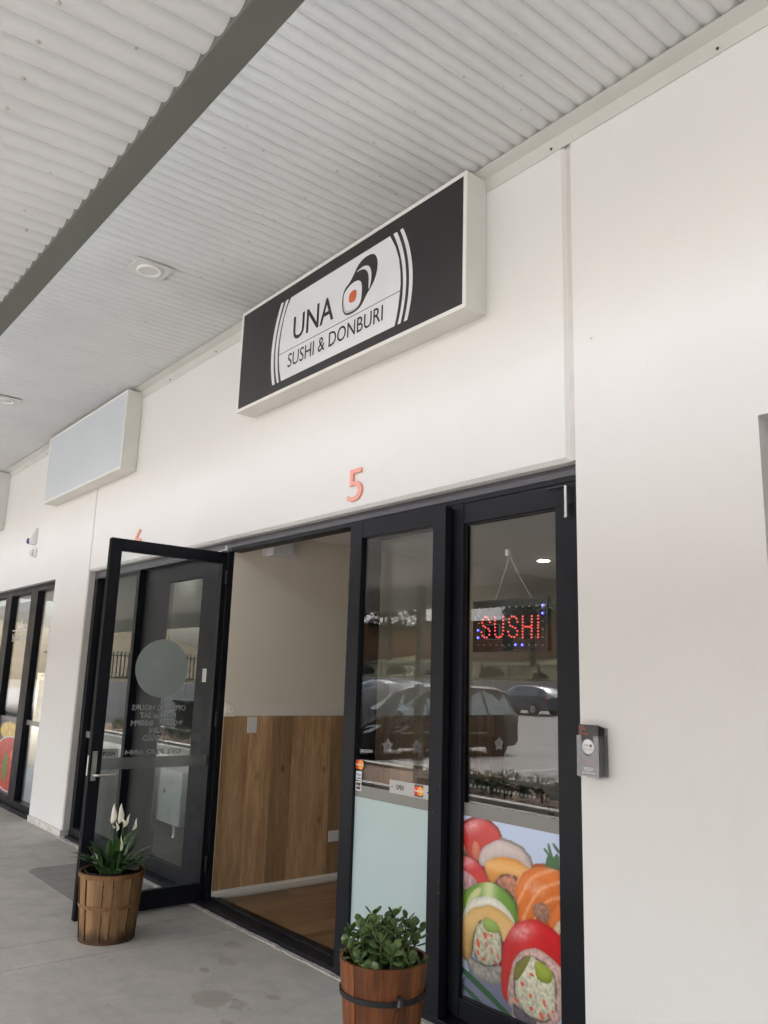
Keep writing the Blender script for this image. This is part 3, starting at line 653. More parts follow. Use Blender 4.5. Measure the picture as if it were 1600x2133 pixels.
# ------------------------------------------------------------------ printed food posters (flat print, painted into a fine colour grid)
def s2l(c):
    c = np.asarray(c, float)/255; return np.where(c <= .04045, c/12.92, ((c+.055)/1.055)**2.4)
def vnoise(x, y, seed=0):
    def h(i, j): 
        v = np.sin(i*127.1+j*311.7+seed*74.7)*43758.5453; return v-np.floor(v)
    i = np.floor(x); j = np.floor(y); fx_ = x-i; fy_ = y-j; fx_ = fx_*fx_*(3-2*fx_); fy_ = fy_*fy_*(3-2*fy_)
    return (h(i, j)*(1-fx_)+h(i+1, j)*fx_)*(1-fy_)+(h(i, j+1)*(1-fx_)+h(i+1, j+1)*fx_)*fy_
def cells(x, y, seed=0):
    """distance to the nearest of randomly jittered points, and that point's own value (rice grains)"""
    def h(i, j, s_):
        v = np.sin(i*127.1+j*311.7+s_*74.7+seed*13.3)*43758.5453; return v-np.floor(v)
    i = np.floor(x); j = np.floor(y); best = np.full(x.shape, 9.); val = np.zeros(x.shape)
    for di in (-1, 0, 1):
        for dj in (-1, 0, 1):
            a, b = i+di, j+dj; th = h(a, b, 4)*3.14; dx = x-a-h(a, b, 1); dy = y-b-h(a, b, 2)
            q = np.hypot((dx*np.cos(th)+dy*np.sin(th))*.62, (-dx*np.sin(th)+dy*np.cos(th))*1.35)
            m_ = q < best; best = np.where(m_, q, best); val = np.where(m_, h(a, b, 3), val)
    return best, val
def inpoly(u, v, poly):
    ins = np.zeros(u.shape, bool); n = len(poly)
    for i in range(n):
        (x0, y0), (x1, y1) = poly[i], poly[(i+1) % n]
        if y0 == y1: continue
        c = ((y0 > v) != (y1 > v)) & (u < (x1-x0)*(v-y0)/(y1-y0)+x0); ins ^= c
    return ins
def edgedist(u, v, poly):
    d = np.full(u.shape, 9.); n = len(poly)
    for i in range(n):
        (x0, y0), (x1, y1) = poly[i], poly[(i+1) % n]; dx, dy = x1-x0, y1-y0; L = dx*dx+dy*dy+1e-12
        t = np.clip(((u-x0)*dx+(v-y0)*dy)/L, 0, 1); d = np.minimum(d, np.hypot((u-x0-t*dx)*.75, v-y0-t*dy))
    return d
def printgrid(name, img, x0, x1, z0, z1, y, m, parent):
    nv, nu = img.shape[:2]
    us = np.linspace(x0, x1, nu); zs = np.linspace(z0, z1, nv)
    vs_ = [(a, y, b) for b in zs for a in us]
    fs = [(j*nu+i, j*nu+i+1, (j+1)*nu+i+1, (j+1)*nu+i) for j in range(nv-1) for i in range(nu-1)]
    me = bpy.data.meshes.new(name); off = ORG[parent.name]; me.from_pydata([(q[0]-off.x, q[1]-off.y, q[2]-off.z) for q in vs_], [], fs); me.materials.append(m)
    ca = me.color_attributes.new('Col', 'FLOAT_COLOR', 'POINT')
    rgba = np.ones((nv*nu, 4)); rgba[:, :3] = img.reshape(-1, 3); ca.data.foreach_set('color', rgba.ravel())
    o = bpy.data.objects.new(name, me); col.objects.link(o); o.parent = parent; ORG[o.name] = off; return o
LED_RED=[(-2.819, 1.824), (-2.803, 1.822), (-2.792, 1.812), (-2.786, 1.799), (-2.835, 1.812), (-2.839, 1.797), (-2.831, 1.782), (-2.816, 1.774), (-2.797, 1.767), (-2.788, 1.755), (-2.79, 1.737), (-2.806, 1.724), (-2.823, 1.726), (-2.836, 1.734), (-2.843, 1.751), (-2.752, 1.822), (-2.752, 1.805), (-2.753, 1.789), (-2.751, 1.772), (-2.752, 1.756), (-2.751, 1.738), (-2.742, 1.726), (-2.726, 1.723), (-2.712, 1.727), (-2.701, 1.738), (-2.698, 1.755), (-2.698, 1.771), (-2.698, 1.787), (-2.698, 1.805), (-2.697, 1.822), (-2.642, 1.821), (-2.626, 1.819), (-2.613, 1.81), (-2.607, 1.794), (-2.658, 1.81), (-2.661, 1.794), (-2.653, 1.778), (-2.638, 1.772), (-2.62, 1.765), (-2.608, 1.751), (-2.611, 1.734), (-2.627, 1.723), (-2.645, 1.724), (-2.659, 1.732), (-2.666, 1.749), (-2.574, 1.819), (-2.575, 1.805), (-2.574, 1.791), (-2.575, 1.776), (-2.575, 1.762), (-2.575, 1.748), (-2.575, 1.734), (-2.575, 1.72), (-2.559, 1.77), (-2.545, 1.769), (-2.531, 1.769), (-2.519, 1.818), (-2.519, 1.804), (-2.519, 1.79), (-2.519, 1.775), (-2.52, 1.761), (-2.52, 1.748), (-2.521, 1.733), (-2.52, 1.719), (-2.48, 1.818), (-2.48, 1.804), (-2.48, 1.787), (-2.481, 1.774), (-2.481, 1.762), (-2.481, 1.747), (-2.481, 1.732), (-2.482, 1.719)]
LED_OFF=[(-2.861, 1.87), (-2.819, 1.869), (-2.779, 1.869), (-2.738, 1.869), (-2.697, 1.868), (-2.657, 1.867), (-2.616, 1.867), (-2.574, 1.865), (-2.533, 1.865), (-2.492, 1.865), (-2.862, 1.832), (-2.863, 1.796), (-2.453, 1.792), (-2.454, 1.755), (-2.455, 1.719), (-2.456, 1.682), (-2.866, 1.688), (-2.824, 1.687), (-2.784, 1.687), (-2.744, 1.686), (-2.702, 1.685), (-2.66, 1.686), (-2.537, 1.684), (-2.497, 1.684)]
LED_BLUE=[(-2.452, 1.866), (-2.453, 1.829), (-2.866, 1.761), (-2.866, 1.724), (-2.62, 1.686), (-2.578, 1.685)]
POSTER=[('bg2', (120, 125, 150), [(-0.059, 0.135), (0.46, 0.239), (0.557, -0.043), (-0.051, -0.187)]),
('r1', (200, 45, 45), [(-0.088, 0.901), (0.004, 0.947), (0.094, 0.98), (0.183, 0.992), (0.271, 0.985), (0.346, 0.956), (0.398, 0.899), (0.282, 0.876), (0.174, 0.818), (0.158, 0.765), (0.086, 0.784), (0.018, 0.781), (-0.087, 0.866)]),
('r1b', (215, 120, 90), [(0.096, 0.859), (0.141, 0.865), (0.174, 0.818), (0.158, 0.765), (0.086, 0.784)]),
('gl', (95, 115, 50), [(-0.087, 0.843), (-0.017, 0.834), (0.018, 0.809), (0.036, 0.766), (-0.085, 0.753)]),
('cl', (205, 185, 165), [(-0.088, 0.872), (-0.029, 0.856), (0.012, 0.814), (0.03, 0.777), (0.001, 0.79), (-0.04, 0.82), (-0.087, 0.831)]),
('ros', (60, 110, 60), [(0.822, 0.817), (0.837, 0.861), (0.851, 0.883), (0.805, 0.909), (0.819, 0.913), (0.865, 0.875), (0.843, 0.94), (0.855, 0.942), (0.884, 0.877), (0.888, 0.868), (0.939, 0.91), (0.942, 0.813), (0.85, 0.811)]),
('ros2', (50, 95, 55), [(0.892, 0.948), (0.903, 0.95), (0.944, 0.921), (0.944, 0.906)]),
('r2w', (205, 188, 185), [(0.17, 0.75), (0.169, 0.783), (0.196, 0.826), (0.239, 0.854), (0.325, 0.887), (0.398, 0.899), (0.512, 0.893), (0.602, 0.878), (0.66, 0.843), (0.694, 0.789), (0.64, 0.787), (0.562, 0.814), (0.46, 0.822), (0.357, 0.811), (0.261, 0.773), (0.219, 0.74)]),
('r2o', (222, 148, 62), [(0.219, 0.74), (0.261, 0.773), (0.357, 0.811), (0.46, 0.819), (0.562, 0.814), (0.66, 0.795), (0.689, 0.788), (0.621, 0.768), (0.561, 0.723), (0.46, 0.732), (0.399, 0.721), (0.336, 0.674), (0.284, 0.661)]),
('r2i', (196, 132, 105), [(0.326, 0.667), (0.399, 0.715), (0.46, 0.732), (0.561, 0.723), (0.551, 0.594), (0.511, 0.614), (0.46, 0.644), (0.357, 0.666)]),
('r3', (203, 35, 45), [(-0.085, 0.753), (0.007, 0.768), (0.109, 0.759), (0.186, 0.73), (0.241, 0.687), (0.273, 0.656), (0.144, 0.637), (0.077, 0.664), (-0.003, 0.681), (-0.083, 0.681)]),
('r3w', (205, 160, 165), [(-0.083, 0.681), (0.009, 0.682), (0.088, 0.665), (0.144, 0.64), (0.078, 0.605), (0.011, 0.589), (-0.081, 0.607)]),
('r3b', (130, 130, 110), [(-0.081, 0.601), (0.011, 0.589), (-0.022, 0.542), (-0.032, 0.473), (-0.078, 0.465)]),
('r5', (222, 118, 45), [(0.531, 0.633), (0.541, 0.677), (0.561, 0.717), (0.601, 0.755), (0.66, 0.782), (0.737, 0.803), (0.831, 0.816), (0.937, 0.815), (0.95, 0.805), (0.952, 0.653), (0.892, 0.619), (0.836, 0.569), (0.827, 0.532), (0.743, 0.533), (0.657, 0.528), (0.56, 0.496), (0.57, 0.571)]),
('r5i', (176, 132, 112), [(0.706, 0.604), (0.773, 0.635), (0.837, 0.625), (0.855, 0.592), (0.818, 0.541), (0.753, 0.545), (0.706, 0.573)]),
('r5r', (228, 125, 65), [(0.952, 0.668), (0.883, 0.607), (0.831, 0.538), (0.899, 0.515), (0.948, 0.489)]),
('r5r2', (225, 200, 170), [(0.95, 0.573), (0.909, 0.531), (0.899, 0.512), (0.948, 0.499)]),
('r4g', (105, 150, 50), [(-0.031, 0.406), (-0.033, 0.501), (-0.0, 0.557), (0.078, 0.608), (0.187, 0.644), (0.273, 0.656), (0.357, 0.655), (0.44, 0.63), (0.501, 0.597), (0.54, 0.55), (0.56, 0.496), (0.5, 0.507), (0.42, 0.557), (0.326, 0.58), (0.231, 0.576), (0.145, 0.557), (0.035, 0.5)]),
('r4l', (205, 210, 150), [(0.013, 0.48), (0.067, 0.556), (0.133, 0.605), (0.198, 0.62), (0.145, 0.557), (0.068, 0.511)]),
('r4w', (220, 220, 205), [(-0.031, 0.411), (0.035, 0.5), (0.145, 0.557), (0.252, 0.579), (0.358, 0.579), (0.46, 0.548), (0.52, 0.505), (0.525, 0.485), (0.42, 0.52), (0.316, 0.535), (0.21, 0.526), (0.102, 0.489), (0.014, 0.424), (-0.036, 0.377)]),
('r4y', (212, 170, 105), [(-0.059, 0.367), (-0.02, 0.408), (0.08, 0.48), (0.199, 0.524), (0.327, 0.537), (0.42, 0.525), (0.5, 0.496), (0.528, 0.48), (0.46, 0.416), (0.41, 0.365), (0.379, 0.433), (0.337, 0.463), (0.253, 0.47), (0.179, 0.447), (0.114, 0.392), (0.082, 0.326), (0.078, 0.26), (0.057, 0.218), (0.007, 0.224), (-0.04, 0.287)]),
('r4r', (182, 178, 172), [(0.057, 0.223), (0.128, 0.205), (0.256, 0.198), (0.405, 0.249), (0.4, 0.165), (0.298, 0.133), (0.182, 0.136), (0.096, 0.155)]),
('r4f', (216, 213, 186), [(0.179, 0.442), (0.253, 0.465), (0.337, 0.458), (0.389, 0.408), (0.408, 0.333), (0.395, 0.252), (0.308, 0.227), (0.235, 0.207), (0.16, 0.222), (0.116, 0.251), (0.099, 0.313), (0.125, 0.389)]),
('r4a', (158, 185, 95), [(0.2, 0.448), (0.285, 0.468), (0.358, 0.451), (0.374, 0.411), (0.307, 0.402), (0.233, 0.397)]),
('r6', (203, 38, 42), [(0.395, 0.143), (0.405, 0.28), (0.42, 0.361), (0.46, 0.421), (0.54, 0.488), (0.638, 0.525), (0.734, 0.539), (0.808, 0.534), (0.89, 0.518), (0.957, 0.485), (0.958, 0.339), (0.914, 0.35), (0.824, 0.386), (0.732, 0.394), (0.637, 0.373), (0.559, 0.336), (0.51, 0.28), (0.49, 0.225), (0.47, 0.159), (0.465, 0.081), (0.42, 0.092)]),
('r6ring', (216, 182, 174), [(0.46, 0.08), (0.47, 0.159), (0.49, 0.225), (0.51, 0.28), (0.559, 0.336), (0.637, 0.373), (0.732, 0.394), (0.824, 0.386), (0.914, 0.35), (0.958, 0.334), (0.96, 0.052), (0.557, -0.043), (0.499, 0.013), (0.509, 0.056)]),
('r6f', (230, 228, 203), [(0.529, 0.273), (0.598, 0.323), (0.675, 0.355), (0.75, 0.347), (0.841, 0.335), (0.886, 0.3), (0.907, 0.231), (0.895, 0.104), (0.782, 0.044), (0.653, 0.048), (0.548, 0.09), (0.514, 0.173)]),
('r6a', (168, 182, 75), [(0.722, 0.337), (0.823, 0.332), (0.881, 0.294), (0.849, 0.246), (0.748, 0.247), (0.723, 0.282)]),
('r6g', (145, 145, 75), [(0.524, 0.262), (0.617, 0.321), (0.679, 0.353), (0.646, 0.307), (0.597, 0.251), (0.549, 0.206), (0.519, 0.205)]),
('rl', (110, 105, 115), [(0.509, 0.081), (0.558, 0.072), (0.653, 0.048), (0.745, 0.03), (0.652, -0.021), (0.519, 0.018)]),
('ch1', (40, 85, 50), [(-0.071, 0.176), (-0.048, 0.173), (0.257, 0.093), (0.548, -0.001), (0.499, -0.012), (0.236, 0.062), (-0.07, 0.144)]),
('ch2', (45, 80, 60), [(-0.069, 0.084), (0.098, 0.049), (0.268, -0.003), (0.226, -0.01), (0.076, 0.028), (-0.069, 0.067)])]
FLECKS=[(0.233, 0.372, 0.025, 0.033), (0.296, 0.381, 0.018, 0.017), (0.159, 0.318, 0.022, 0.039), (0.249, 0.327, 0.014, 0.022), (0.218, 0.244, 0.026, 0.017), (0.297, 0.301, 0.01, 0.033), (0.359, 0.282, 0.012, 0.022), (0.159, 0.27, 0.02, 0.022), (0.339, 0.246, 0.014, 0.017), (0.688, 0.262, 0.026, 0.014), (0.602, 0.194, 0.024, 0.022), (0.548, 0.105, 0.03, 0.017), (0.677, 0.153, 0.02, 0.019), (0.681, 0.094, 0.02, 0.017), (0.802, 0.146, 0.016, 0.033), (0.774, 0.076, 0.022, 0.033), (0.837, 0.095, 0.02, 0.017), (0.873, 0.123, 0.014, 0.014)]
def sushi_image(nu=170, nv=236):
    u, v = np.meshgrid(np.linspace(-.067, 1, nu), np.linspace(0, 1, nv))
    wu = u+.010*(vnoise(u*11, v*15, 1)-.5); wv = v+.008*(vnoise(u*11, v*15, 2)-.5)
    img = s2l((182, 198, 226))*(np.ones((nv, nu, 1))*(.84+.22*v[..., None]))
    nz = vnoise(u*45, v*60, 3)*.5+vnoise(u*95, v*130, 4)*.5; big = vnoise(u*6, v*8, 7)
    under = [q for q in POSTER if q[0] in ('r1', 'r2w', 'r2o', 'r3', 'r5', 'r4g', 'r4w', 'r4y', 'r4r', 'r6')]
    for nm, c, pts in under:                   # dark gaps between neighbouring rolls
        d = edgedist(wu, wv, pts); img = np.where((inpoly(wu, wv, pts) | (d < .022))[..., None], s2l(c)*.42, img)
    for nm, c, pts in POSTER:
        if nm.startswith('ch'): continue
        pts = smoothpoly(pts, 1); grow = .008 if nm[0] == 'r' and nm not in ('r4f', 'r6f') else 0
        d = edgedist(wu, wv, pts); ins0 = inpoly(wu, wv, pts); ins = ins0 | (d < grow); din = np.where(ins0, d+grow, grow-d)
        c = s2l(c); yy = np.array([q[1] for q in pts]); uu = np.array([q[0] for q in pts])
        t = np.clip((v-yy.min())/(yy.max()-yy.min()+1e-6), 0, 1); s_ = np.clip((u-uu.min())/(uu.max()-uu.min()+1e-6), 0, 1)
        lit = .70+.34*t+.10*(1-s_)+.10*(big-.5); lit = lit*(.72+.28*np.clip(din/.03, 0, 1)); px = c*lit[..., None]
        if nm in ('r1', 'r3', 'r6'):           # wet gloss on the fish
            cu_, cv_ = uu.min()+.36*(uu.max()-uu.min()), yy.min()+.82*(yy.max()-yy.min())
            hl = np.exp(-(((u-cu_)/.10)**2+((v-cv_-.25*(u-cu_))/.035)**2))*(.25+.75*nz); px = px+(s2l((244, 205, 210))-px)*(hl*.62)[..., None]
            px = px+(s2l((232, 100, 70))-px)*(.30*(1-t)*big)[..., None]
        if nm == 'r5':
            rd = np.hypot((u-1.02)*.75, v-.42); w_ = np.sin(rd*95+3*big)*.5+.5; px = px+(s2l((250, 196, 150))-px)*((w_**5)*.6*(.4+.6*nz))[..., None]
            hl = np.exp(-(((u-.72)/.09)**2+((v-.70)/.03)**2)); px = px+(s2l((255, 225, 200))-px)*(hl*.45*nz)[..., None]
        if nm == 'r4g':
            hl = np.exp(-((u-.26-.1*(v-.55))/.07)**2); px = px+(s2l((214, 222, 165))-px)*(hl*.8)[..., None]
        if nm in ('r2w', 'r4w'): px = px*(.94+.12*vnoise(u*60, v*14, 6))[..., None]
        if nm in ('r2o', 'r4y'): px = px+(s2l((240, 205, 140))-px)*(.45*np.exp(-((t-.62)/.22)**2))[..., None]
        if nm in ('r4f', 'r6f', 'r6ring', 'r4r', 'r3w', 'rl', 'r5i', 'r2i'):
            f_, id_ = cells(u*30, v*40, 2); k_ = np.clip(1.05-f_*1.15, 0, 1); px = px*(.60+.50*k_+.18*(id_-.5))[..., None]+(.05*np.clip(k_-.8, 0, 1))[..., None]
        else: px = px*(.92+.10*nz+.08*vnoise(u*26+v*9, v*70, 12))[..., None]
        soft = np.clip(din/.006, 0, 1)[..., None]
        img = np.where(ins[..., None], img*(1-soft)+px*soft, img)
        if nm in ('r4f', 'r6f', 'r2i'):         # nori rim
            rim = np.exp(-(d/.006)**2)*np.clip((vnoise(u*24, v*34, 8)-.22)*3, 0, 1); img = img+(s2l((44, 46, 36))-img)*(rim*.85)[..., None]
    for fu, fv, fw_, fh in FLECKS:
        e = ((wu-fu+.3*(wv-fv))/(fw_*1.0))**2+((wv-fv)/(fh*.7))**2; m_ = np.clip((.75+.8*(nz-.5)-e)*4, 0, 1)[..., None]; img = img+(s2l((226, 98, 72))*(.85+.3*nz[..., None])-img)*m_
    for nm, c, pts in POSTER:                   # chives drawn last
        if nm.startswith('ch'):
            ins = inpoly(u, v, pts); d = edgedist(u, v, pts); img = np.where(ins[..., None], s2l(c)*(.7+np.clip(d/.012, 0, 1)*.8)[..., None], img)
    return np.clip(img, 0, 1)
M_print = vcol('poster_print', .3, .25)
pr = root('sushi_poster', (-2.55, .095, .12), 'large printed poster of colourful sushi rolls filling the lower window', 'poster')
MB().box(-2.885, -2.262, .0972, .0985, .118, .8935).build('backing', M_stw, pr)
printgrid('print', sushi_image()*.98, -2.885, -2.262, .118, .8935, .0968, M_print, pr)
def bowl_image(nu=60, nv=90):
    u, v = np.meshgrid(np.linspace(0, 1, nu), np.linspace(0, 1, nv)); nz = vnoise(u*20, v*30, 3)
    img = np.ones((nv, nu, 3))*s2l((70, 60, 75))
    e = ((u-.6)/.5)**2+((v-.86)/.13)**2; img = np.where((e < 1)[..., None], s2l((205, 175, 70))*(.6+.7*nz[..., None]), img)
    e = ((u-.75)/.85)**2+((v-.42)/.36)**2; img = np.where((e < 1)[..., None], s2l((190, 55, 35))*(.6+.7*nz[..., None]), img)
    img = np.where(((e > 1) & (e < 1.12))[..., None], s2l((200, 195, 190)), img)
    e = ((u-.55)/.12)**2+((v-.36)/.2)**2; img = np.where((e < .8+.4*nz)[..., None], s2l((80, 130, 45)), img)
    e = ((u-.95)/.2)**2+((v-.55)/.08)**2; img = np.where((e < 1)[..., None], s2l((220, 110, 60)), img)
    return img
p7 = root('food_poster', (-10.4, .095, .1), 'food poster with a red bowl and green garnish low in the far left window', 'poster')
MB().box(-10.79, -10.01, .0975, .0985, .095, .90).build('backing', M_stw, p7)
printgrid('print', bowl_image(), -10.79, -10.01, .095, .90, .0970, M_print, p7)
mb = MB(); ff = lambda u, v: (u, .104, v)
text(mb, 'Baimi Kempi', -10.72, -10.1, 1.80, 1.92, ff); mb.box(-10.75, -10.06, .1036, .1042, 1.955, 1.968)
mb.prism([(-10.55, 1.98), (-10.25, 1.98), (-10.3, 2.02), (-10.36, 2.03), (-10.4, 2.10), (-10.44, 2.03), (-10.5, 2.02)], face, .1036, .1042)
single('window_lettering', mb, M_white, 'white shop lettering under a line and roof emblem, far left window', 'lettering')

# ------------------------------------------------------------------ LED sign hanging behind the glass
ls = root('led_sign', (-2.66, .2, 1.656), 'black LED sign spelling SUSHI in red dots, hung on a chain', 'sign')
MB().box(-2.90, -2.432, .201, .224, 1.657, 1.902).build('panel', pm('led_panel_plastic', (.016, .016, .017, 1), .18, .08, 4), ls, bevel=.003)
pf = MB().box(-2.902, -2.430, .199, .226, 1.900, 1.907).box(-2.902, -2.430, .199, .226, 1.653, 1.659).box(-2.4325, -2.425, .199, .226, 1.659, 1.90).box(-2.904, -2.8985, .199, .226, 1.659, 1.90); pf.build('rim', pm('led_rim', (.04, .04, .042, 1), .3), ls)
M_lr = emit('led_red', (1, .035, .03, 1), .28); M_lrc = emit('led_red_core', (1, .42, .36, 1), .28); M_lb = emit('led_blue', (.05, .05, 1, 1), .7); M_lbc = emit('led_blue_core', (.6, .65, 1, 1), .45)
M_lo = pm('led_off', (.5, .5, .48, 1), .2)
def dots(name, pts, r, m, y=.2012, hh=.006):
    proto = None
    mbp = MB().lathe([(r, 0), (r, -hh*.4), (r*.75, -hh*.85), (0, -hh)], (0, 0, 0), 10, 'y'); me = mbp.mesh(name, m, smooth=True)
    off = ORG[ls.name]
    for x, z in pts:
        o = bpy.data.objects.new(name, me); col.objects.link(o); o.parent = ls; o.location = (x-off.x, y-off.y, z-off.z)
dots('red_lamp', LED_RED, .0048, M_lr); dots('unlit_lamp', LED_OFF, .0034, M_lo); dots('blue_lamp', LED_BLUE, .0072, M_lb)
cr = MB()
for x, z in LED_RED: cr.lathe([(.0028, .1958), (.0018, .1945), (0, .194)], (x, 0, z), 6, 'y')
cr.build('red_core', M_lrc, ls, smooth=True)
cr = MB()
for x, z in LED_BLUE: cr.lathe([(.0042, .1956), (.003, .1942), (0, .1935)], (x, 0, z), 6, 'y')
cr.build('blue_core', M_lbc, ls, smooth=True)
ch = MB()
for xe, ze in ((-2.765, 1.907), (-2.530, 1.907)):
    n_ = 34
    for i in range(n_):
        t = i/n_; a = Vector((-2.594, .128, 2.108)).lerp(Vector((xe, .215, ze)), t); b = Vector((-2.594, .128, 2.108)).lerp(Vector((xe, .215, ze)), t+.75/n_)
        a.z -= .012*math.sin(math.pi*t); b.z -= .012*math.sin(math.pi*(t+.75/n_)); ch.tube([a, b], .0026, 5)
ch.build('chain', pm('pale_chain', (.62, .61, .58, 1), .35, .05, 50), ls)
MB().box(-2.604, -2.584, .107, .125, 2.098, 2.132).build('suction_hook', M_white, ls, bevel=.003)
MB().tube([(-2.594, .124, 2.108), (-2.594, .135, 2.108)], .003, 6).build('hook_pin', M_steel, ls)

# ------------------------------------------------------------------ brochure holder on the wall
bh = root('brochure_holder', (-2.02, -.03, 1.16), 'clear plastic wall holder for leaflets beside the sushi poster window', 'holder')
M_acr = glassmat('clear_acrylic', (.86, .87, .88), .06)
MB().box(-2.070, -1.968, -.0045, -.001, 1.16, 1.345).build('back_plate', M_acr, bh)
MB().box(-2.070, -2.066, -.062, -.005, 1.163, 1.315).build('side', M_acr, bh); MB().box(-1.972, -1.968, -.062, -.005, 1.163, 1.315).build('side', M_acr, bh)
MB().box(-2.0695, -1.9685, -.062, -.005, 1.158, 1.162).build('base', M_acr, bh)
fpo = [(-2.070, 1.162), (-1.968, 1.162), (-1.968, 1.315), (-1.990, 1.315), (-1.992, 1.27), (-2.0, 1.245), (-2.019, 1.236), (-2.038, 1.245), (-2.046, 1.27), (-2.048, 1.315), (-2.070, 1.315)]
MB().prism(fpo, face, -.0655, -.0625).build('front_plate', M_acr, bh)
M_leaf1 = pm('leaflet_black', (.035, .033, .034, 1), .35, .1, 20); M_leafgrey = pm('leaflet_grey', (.16, .16, .165, 1), .35)
M_lo_or = pm('leaflet_orange_print', (.62, .12, .04, 1), .4); M_lo_rd = pm('leaflet_red_print', (.42, .04, .05, 1), .4)
for i in range(4):
    y = -.058+i*.0125
    r_ = root('leaflet', (-2.02, y, 1.164), ('black leaflet at the front of the holder, round UNA logo on it', 'second black leaflet in the holder, directly behind the front one', 'third black leaflet in the holder, counting from the front', 'rearmost black leaflet in the holder, nearest the wall')[i], 'leaflet', 'leaflets in the wall holder')
    MB().box(-2.065, -1.973, y, y+.0025, 1.164, 1.356-.003*i).build('sheet', M_leaf1, r_)
    if i == 0:
        fy = lambda yy: (lambda u, v: (u, yy, v))
        MB().lathe([(.031, y-.0002), (.031, y-.0004)], (-2.021, 0, 1.272), 36, 'y').build('logo_disc', M_leafgrey, r_)
        MB().lathe([(.0275, y-.0005), (.0275, y-.0007)], (-2.021, 0, 1.272), 36, 'y').build('logo_disc', M_signwhite, r_)
        mb = MB(); text(mb, 'UNA', -2.040, -2.018, 1.273, 1.282, fy(y-.0009)); text(mb, 'SUSHI & DONBURI', -2.042, -2.0, 1.260, 1.2635, fy(y-.0009)); mb.box(-2.046, -1.996, y-.0009, y-.0008, 1.2675, 1.268)
        mb.lathe([(.006, y-.0009), (.006, y-.001)], (-2.008, 0, 1.277), 14, 'y'); mb.build('print', M_signblack, r_)
        MB().lathe([(.0022, y-.0012), (.0022, y-.0013)], (-2.008, 0, 1.277), 10, 'y').build('print', M_signorange, r_)
        mb = MB()
        for s_, z, x1 in (('DINE IN', 1.344, -2.040), ('TAKE AWAY', 1.335, -2.031), ('B.Y.O', 1.326, -2.048), ('PHONE ORDER', 1.317, -2.020)): text(mb, s_, -2.061, x1, z, z+.006, fy(y-.0004))
        mb.build('print', M_lo_or, r_)
        mb = MB(); text(mb, 'SUSHI DONBURI BENTO', -2.053, -1.988, 1.219, 1.2235, fy(y-.0004)); text(mb, 'NOODLE UDON', -2.043, -1.998, 1.211, 1.2155, fy(y-.0004)); mb.build('print', M_lo_rd, r_)
        mb = MB(); textbold(mb, '(07) 3282 6884', -2.050, -1.988, 1.170, 1.178, lambda u, v, w_=0: (u, y-.0004-w_, v), .0003)
        for z, xa, xb in ((1.193, -2.044, -1.996), (1.188, -2.042, -1.998), (1.183, -2.040, -2.0)): mb.box(xa, xb, y-.0005, y-.0004, z, z+.002)
        mb.build('print', M_stw, r_)

# ------------------------------------------------------------------ potted plants
M_bask = woodmat('basket_veneer', [(.14, .065, .025, 1), (.23, .115, .045, 1), (.30, .16, .07, 1)], (9, 9, 1.2), .6, False)
def basketmat():
    m = woodmat('basket_slat', [(.16, .088, .038, 1), (.27, .155, .07, 1), (.36, .22, .11, 1)], (10, 10, 1.1), .62, False)
    k = N.__new__(N); k.m = m; k.t = m.node_tree; k.b = k.t.nodes['Principled BSDF']; k.out = k.t.nodes['Material Output']
    src = k.b.inputs['Base Color'].links[0].from_socket
    v = k.pos(obj=False); sp = k.n('ShaderNodeSeparateXYZ'); k.l(v, sp.inputs[0])
    z = k.math('ADD', sp.outputs[2], k.math('MULTIPLY', k.math('SUBTRACT', k.noise(k.pos((30, 30, 8), obj=False), 1.2, 4), .5), .16))
    c = k.mix(k.math('MULTIPLY', k.ramp(z, [(.035, g(1)), (.085, g(0))]), .85), src, (.045, .022, .012, 1))   # water stain at the foot
    k.l(c, k.b.inputs['Base Color']); return m
M_bslat = basketmat()
def slatpot(name, c, label, r0, r1, h, n, mslat, mhoop, th=.006, gap=.02, lap=.0):
    r_ = root(name, (c[0], c[1], 0), label, 'pot')
    for i in range(n):
        a0 = 2*math.pi*(i+gap)/n; a1 = 2*math.pi*(i+1-gap)/n; mb = MB(); o_ = random.uniform(-.0015, .0015)+(lap if i % 2 else 0)
        vs_ = []
        for (rr, z) in ((r0, .0), ((r0+r1)/2, h*.5), (r1, h)):
            for t in range(4):
                a = a0+(a1-a0)*t/3
                for d in (0, -th): vs_.append((c[0]+(rr+o_+d)*math.cos(a), c[1]+(rr+o_+d)*math.sin(a), z))
        fs = []
        for lv in range(2):
            for t in range(3):
                b = lv*8+t*2; fs += [(b, b+2, b+10, b+8), (b+1, b+9, b+11, b+3)]
            fs += [(lv*8, lv*8+8, lv*8+9, lv*8+1), (lv*8+6, lv*8+7, lv*8+15, lv*8+14)]
        for t in range(3): fs += [(t*2, t*2+1, t*2+3, t*2+2), (16+t*2, 16+t*2+2, 16+t*2+3, 16+t*2+1)]
        mb.add(vs_, fs); mb.build('slat' if lap else 'stave', mslat, r_, smooth=True)
    return r_
c1 = (-4.915, -.735)
bk = slatpot('basket_pot', c1, 'pale slatted bushel basket pot standing before the open door', .150, .179, .365, 20, M_bslat, M_bask, .004, .03, .005)
def hoop(c, ra, rb, z0, z1, m, parent, name='hoop', n=40, th=.004, tilt=0):
    mb = MB().lathe([(ra, z0), (ra+th, z0), (rb+th, z1), (rb, z1), (ra, z0)], (c[0], c[1], 0), n); return mb.build(name, m, parent, smooth=True)
hoop(c1, .1815, .1835, .344, .368, M_bask, bk); hoop(c1, .1695, .171, .184, .203, M_bask, bk); hoop(c1, .153, .1545, .0, .018, M_bslat, bk)
hoop(c1, .1715, .1735, .345, .369, M_bask, bk)
M_soil = pm('potting_soil', (.022, .017, .013, 1), .95, .5, 60, .8, 120)
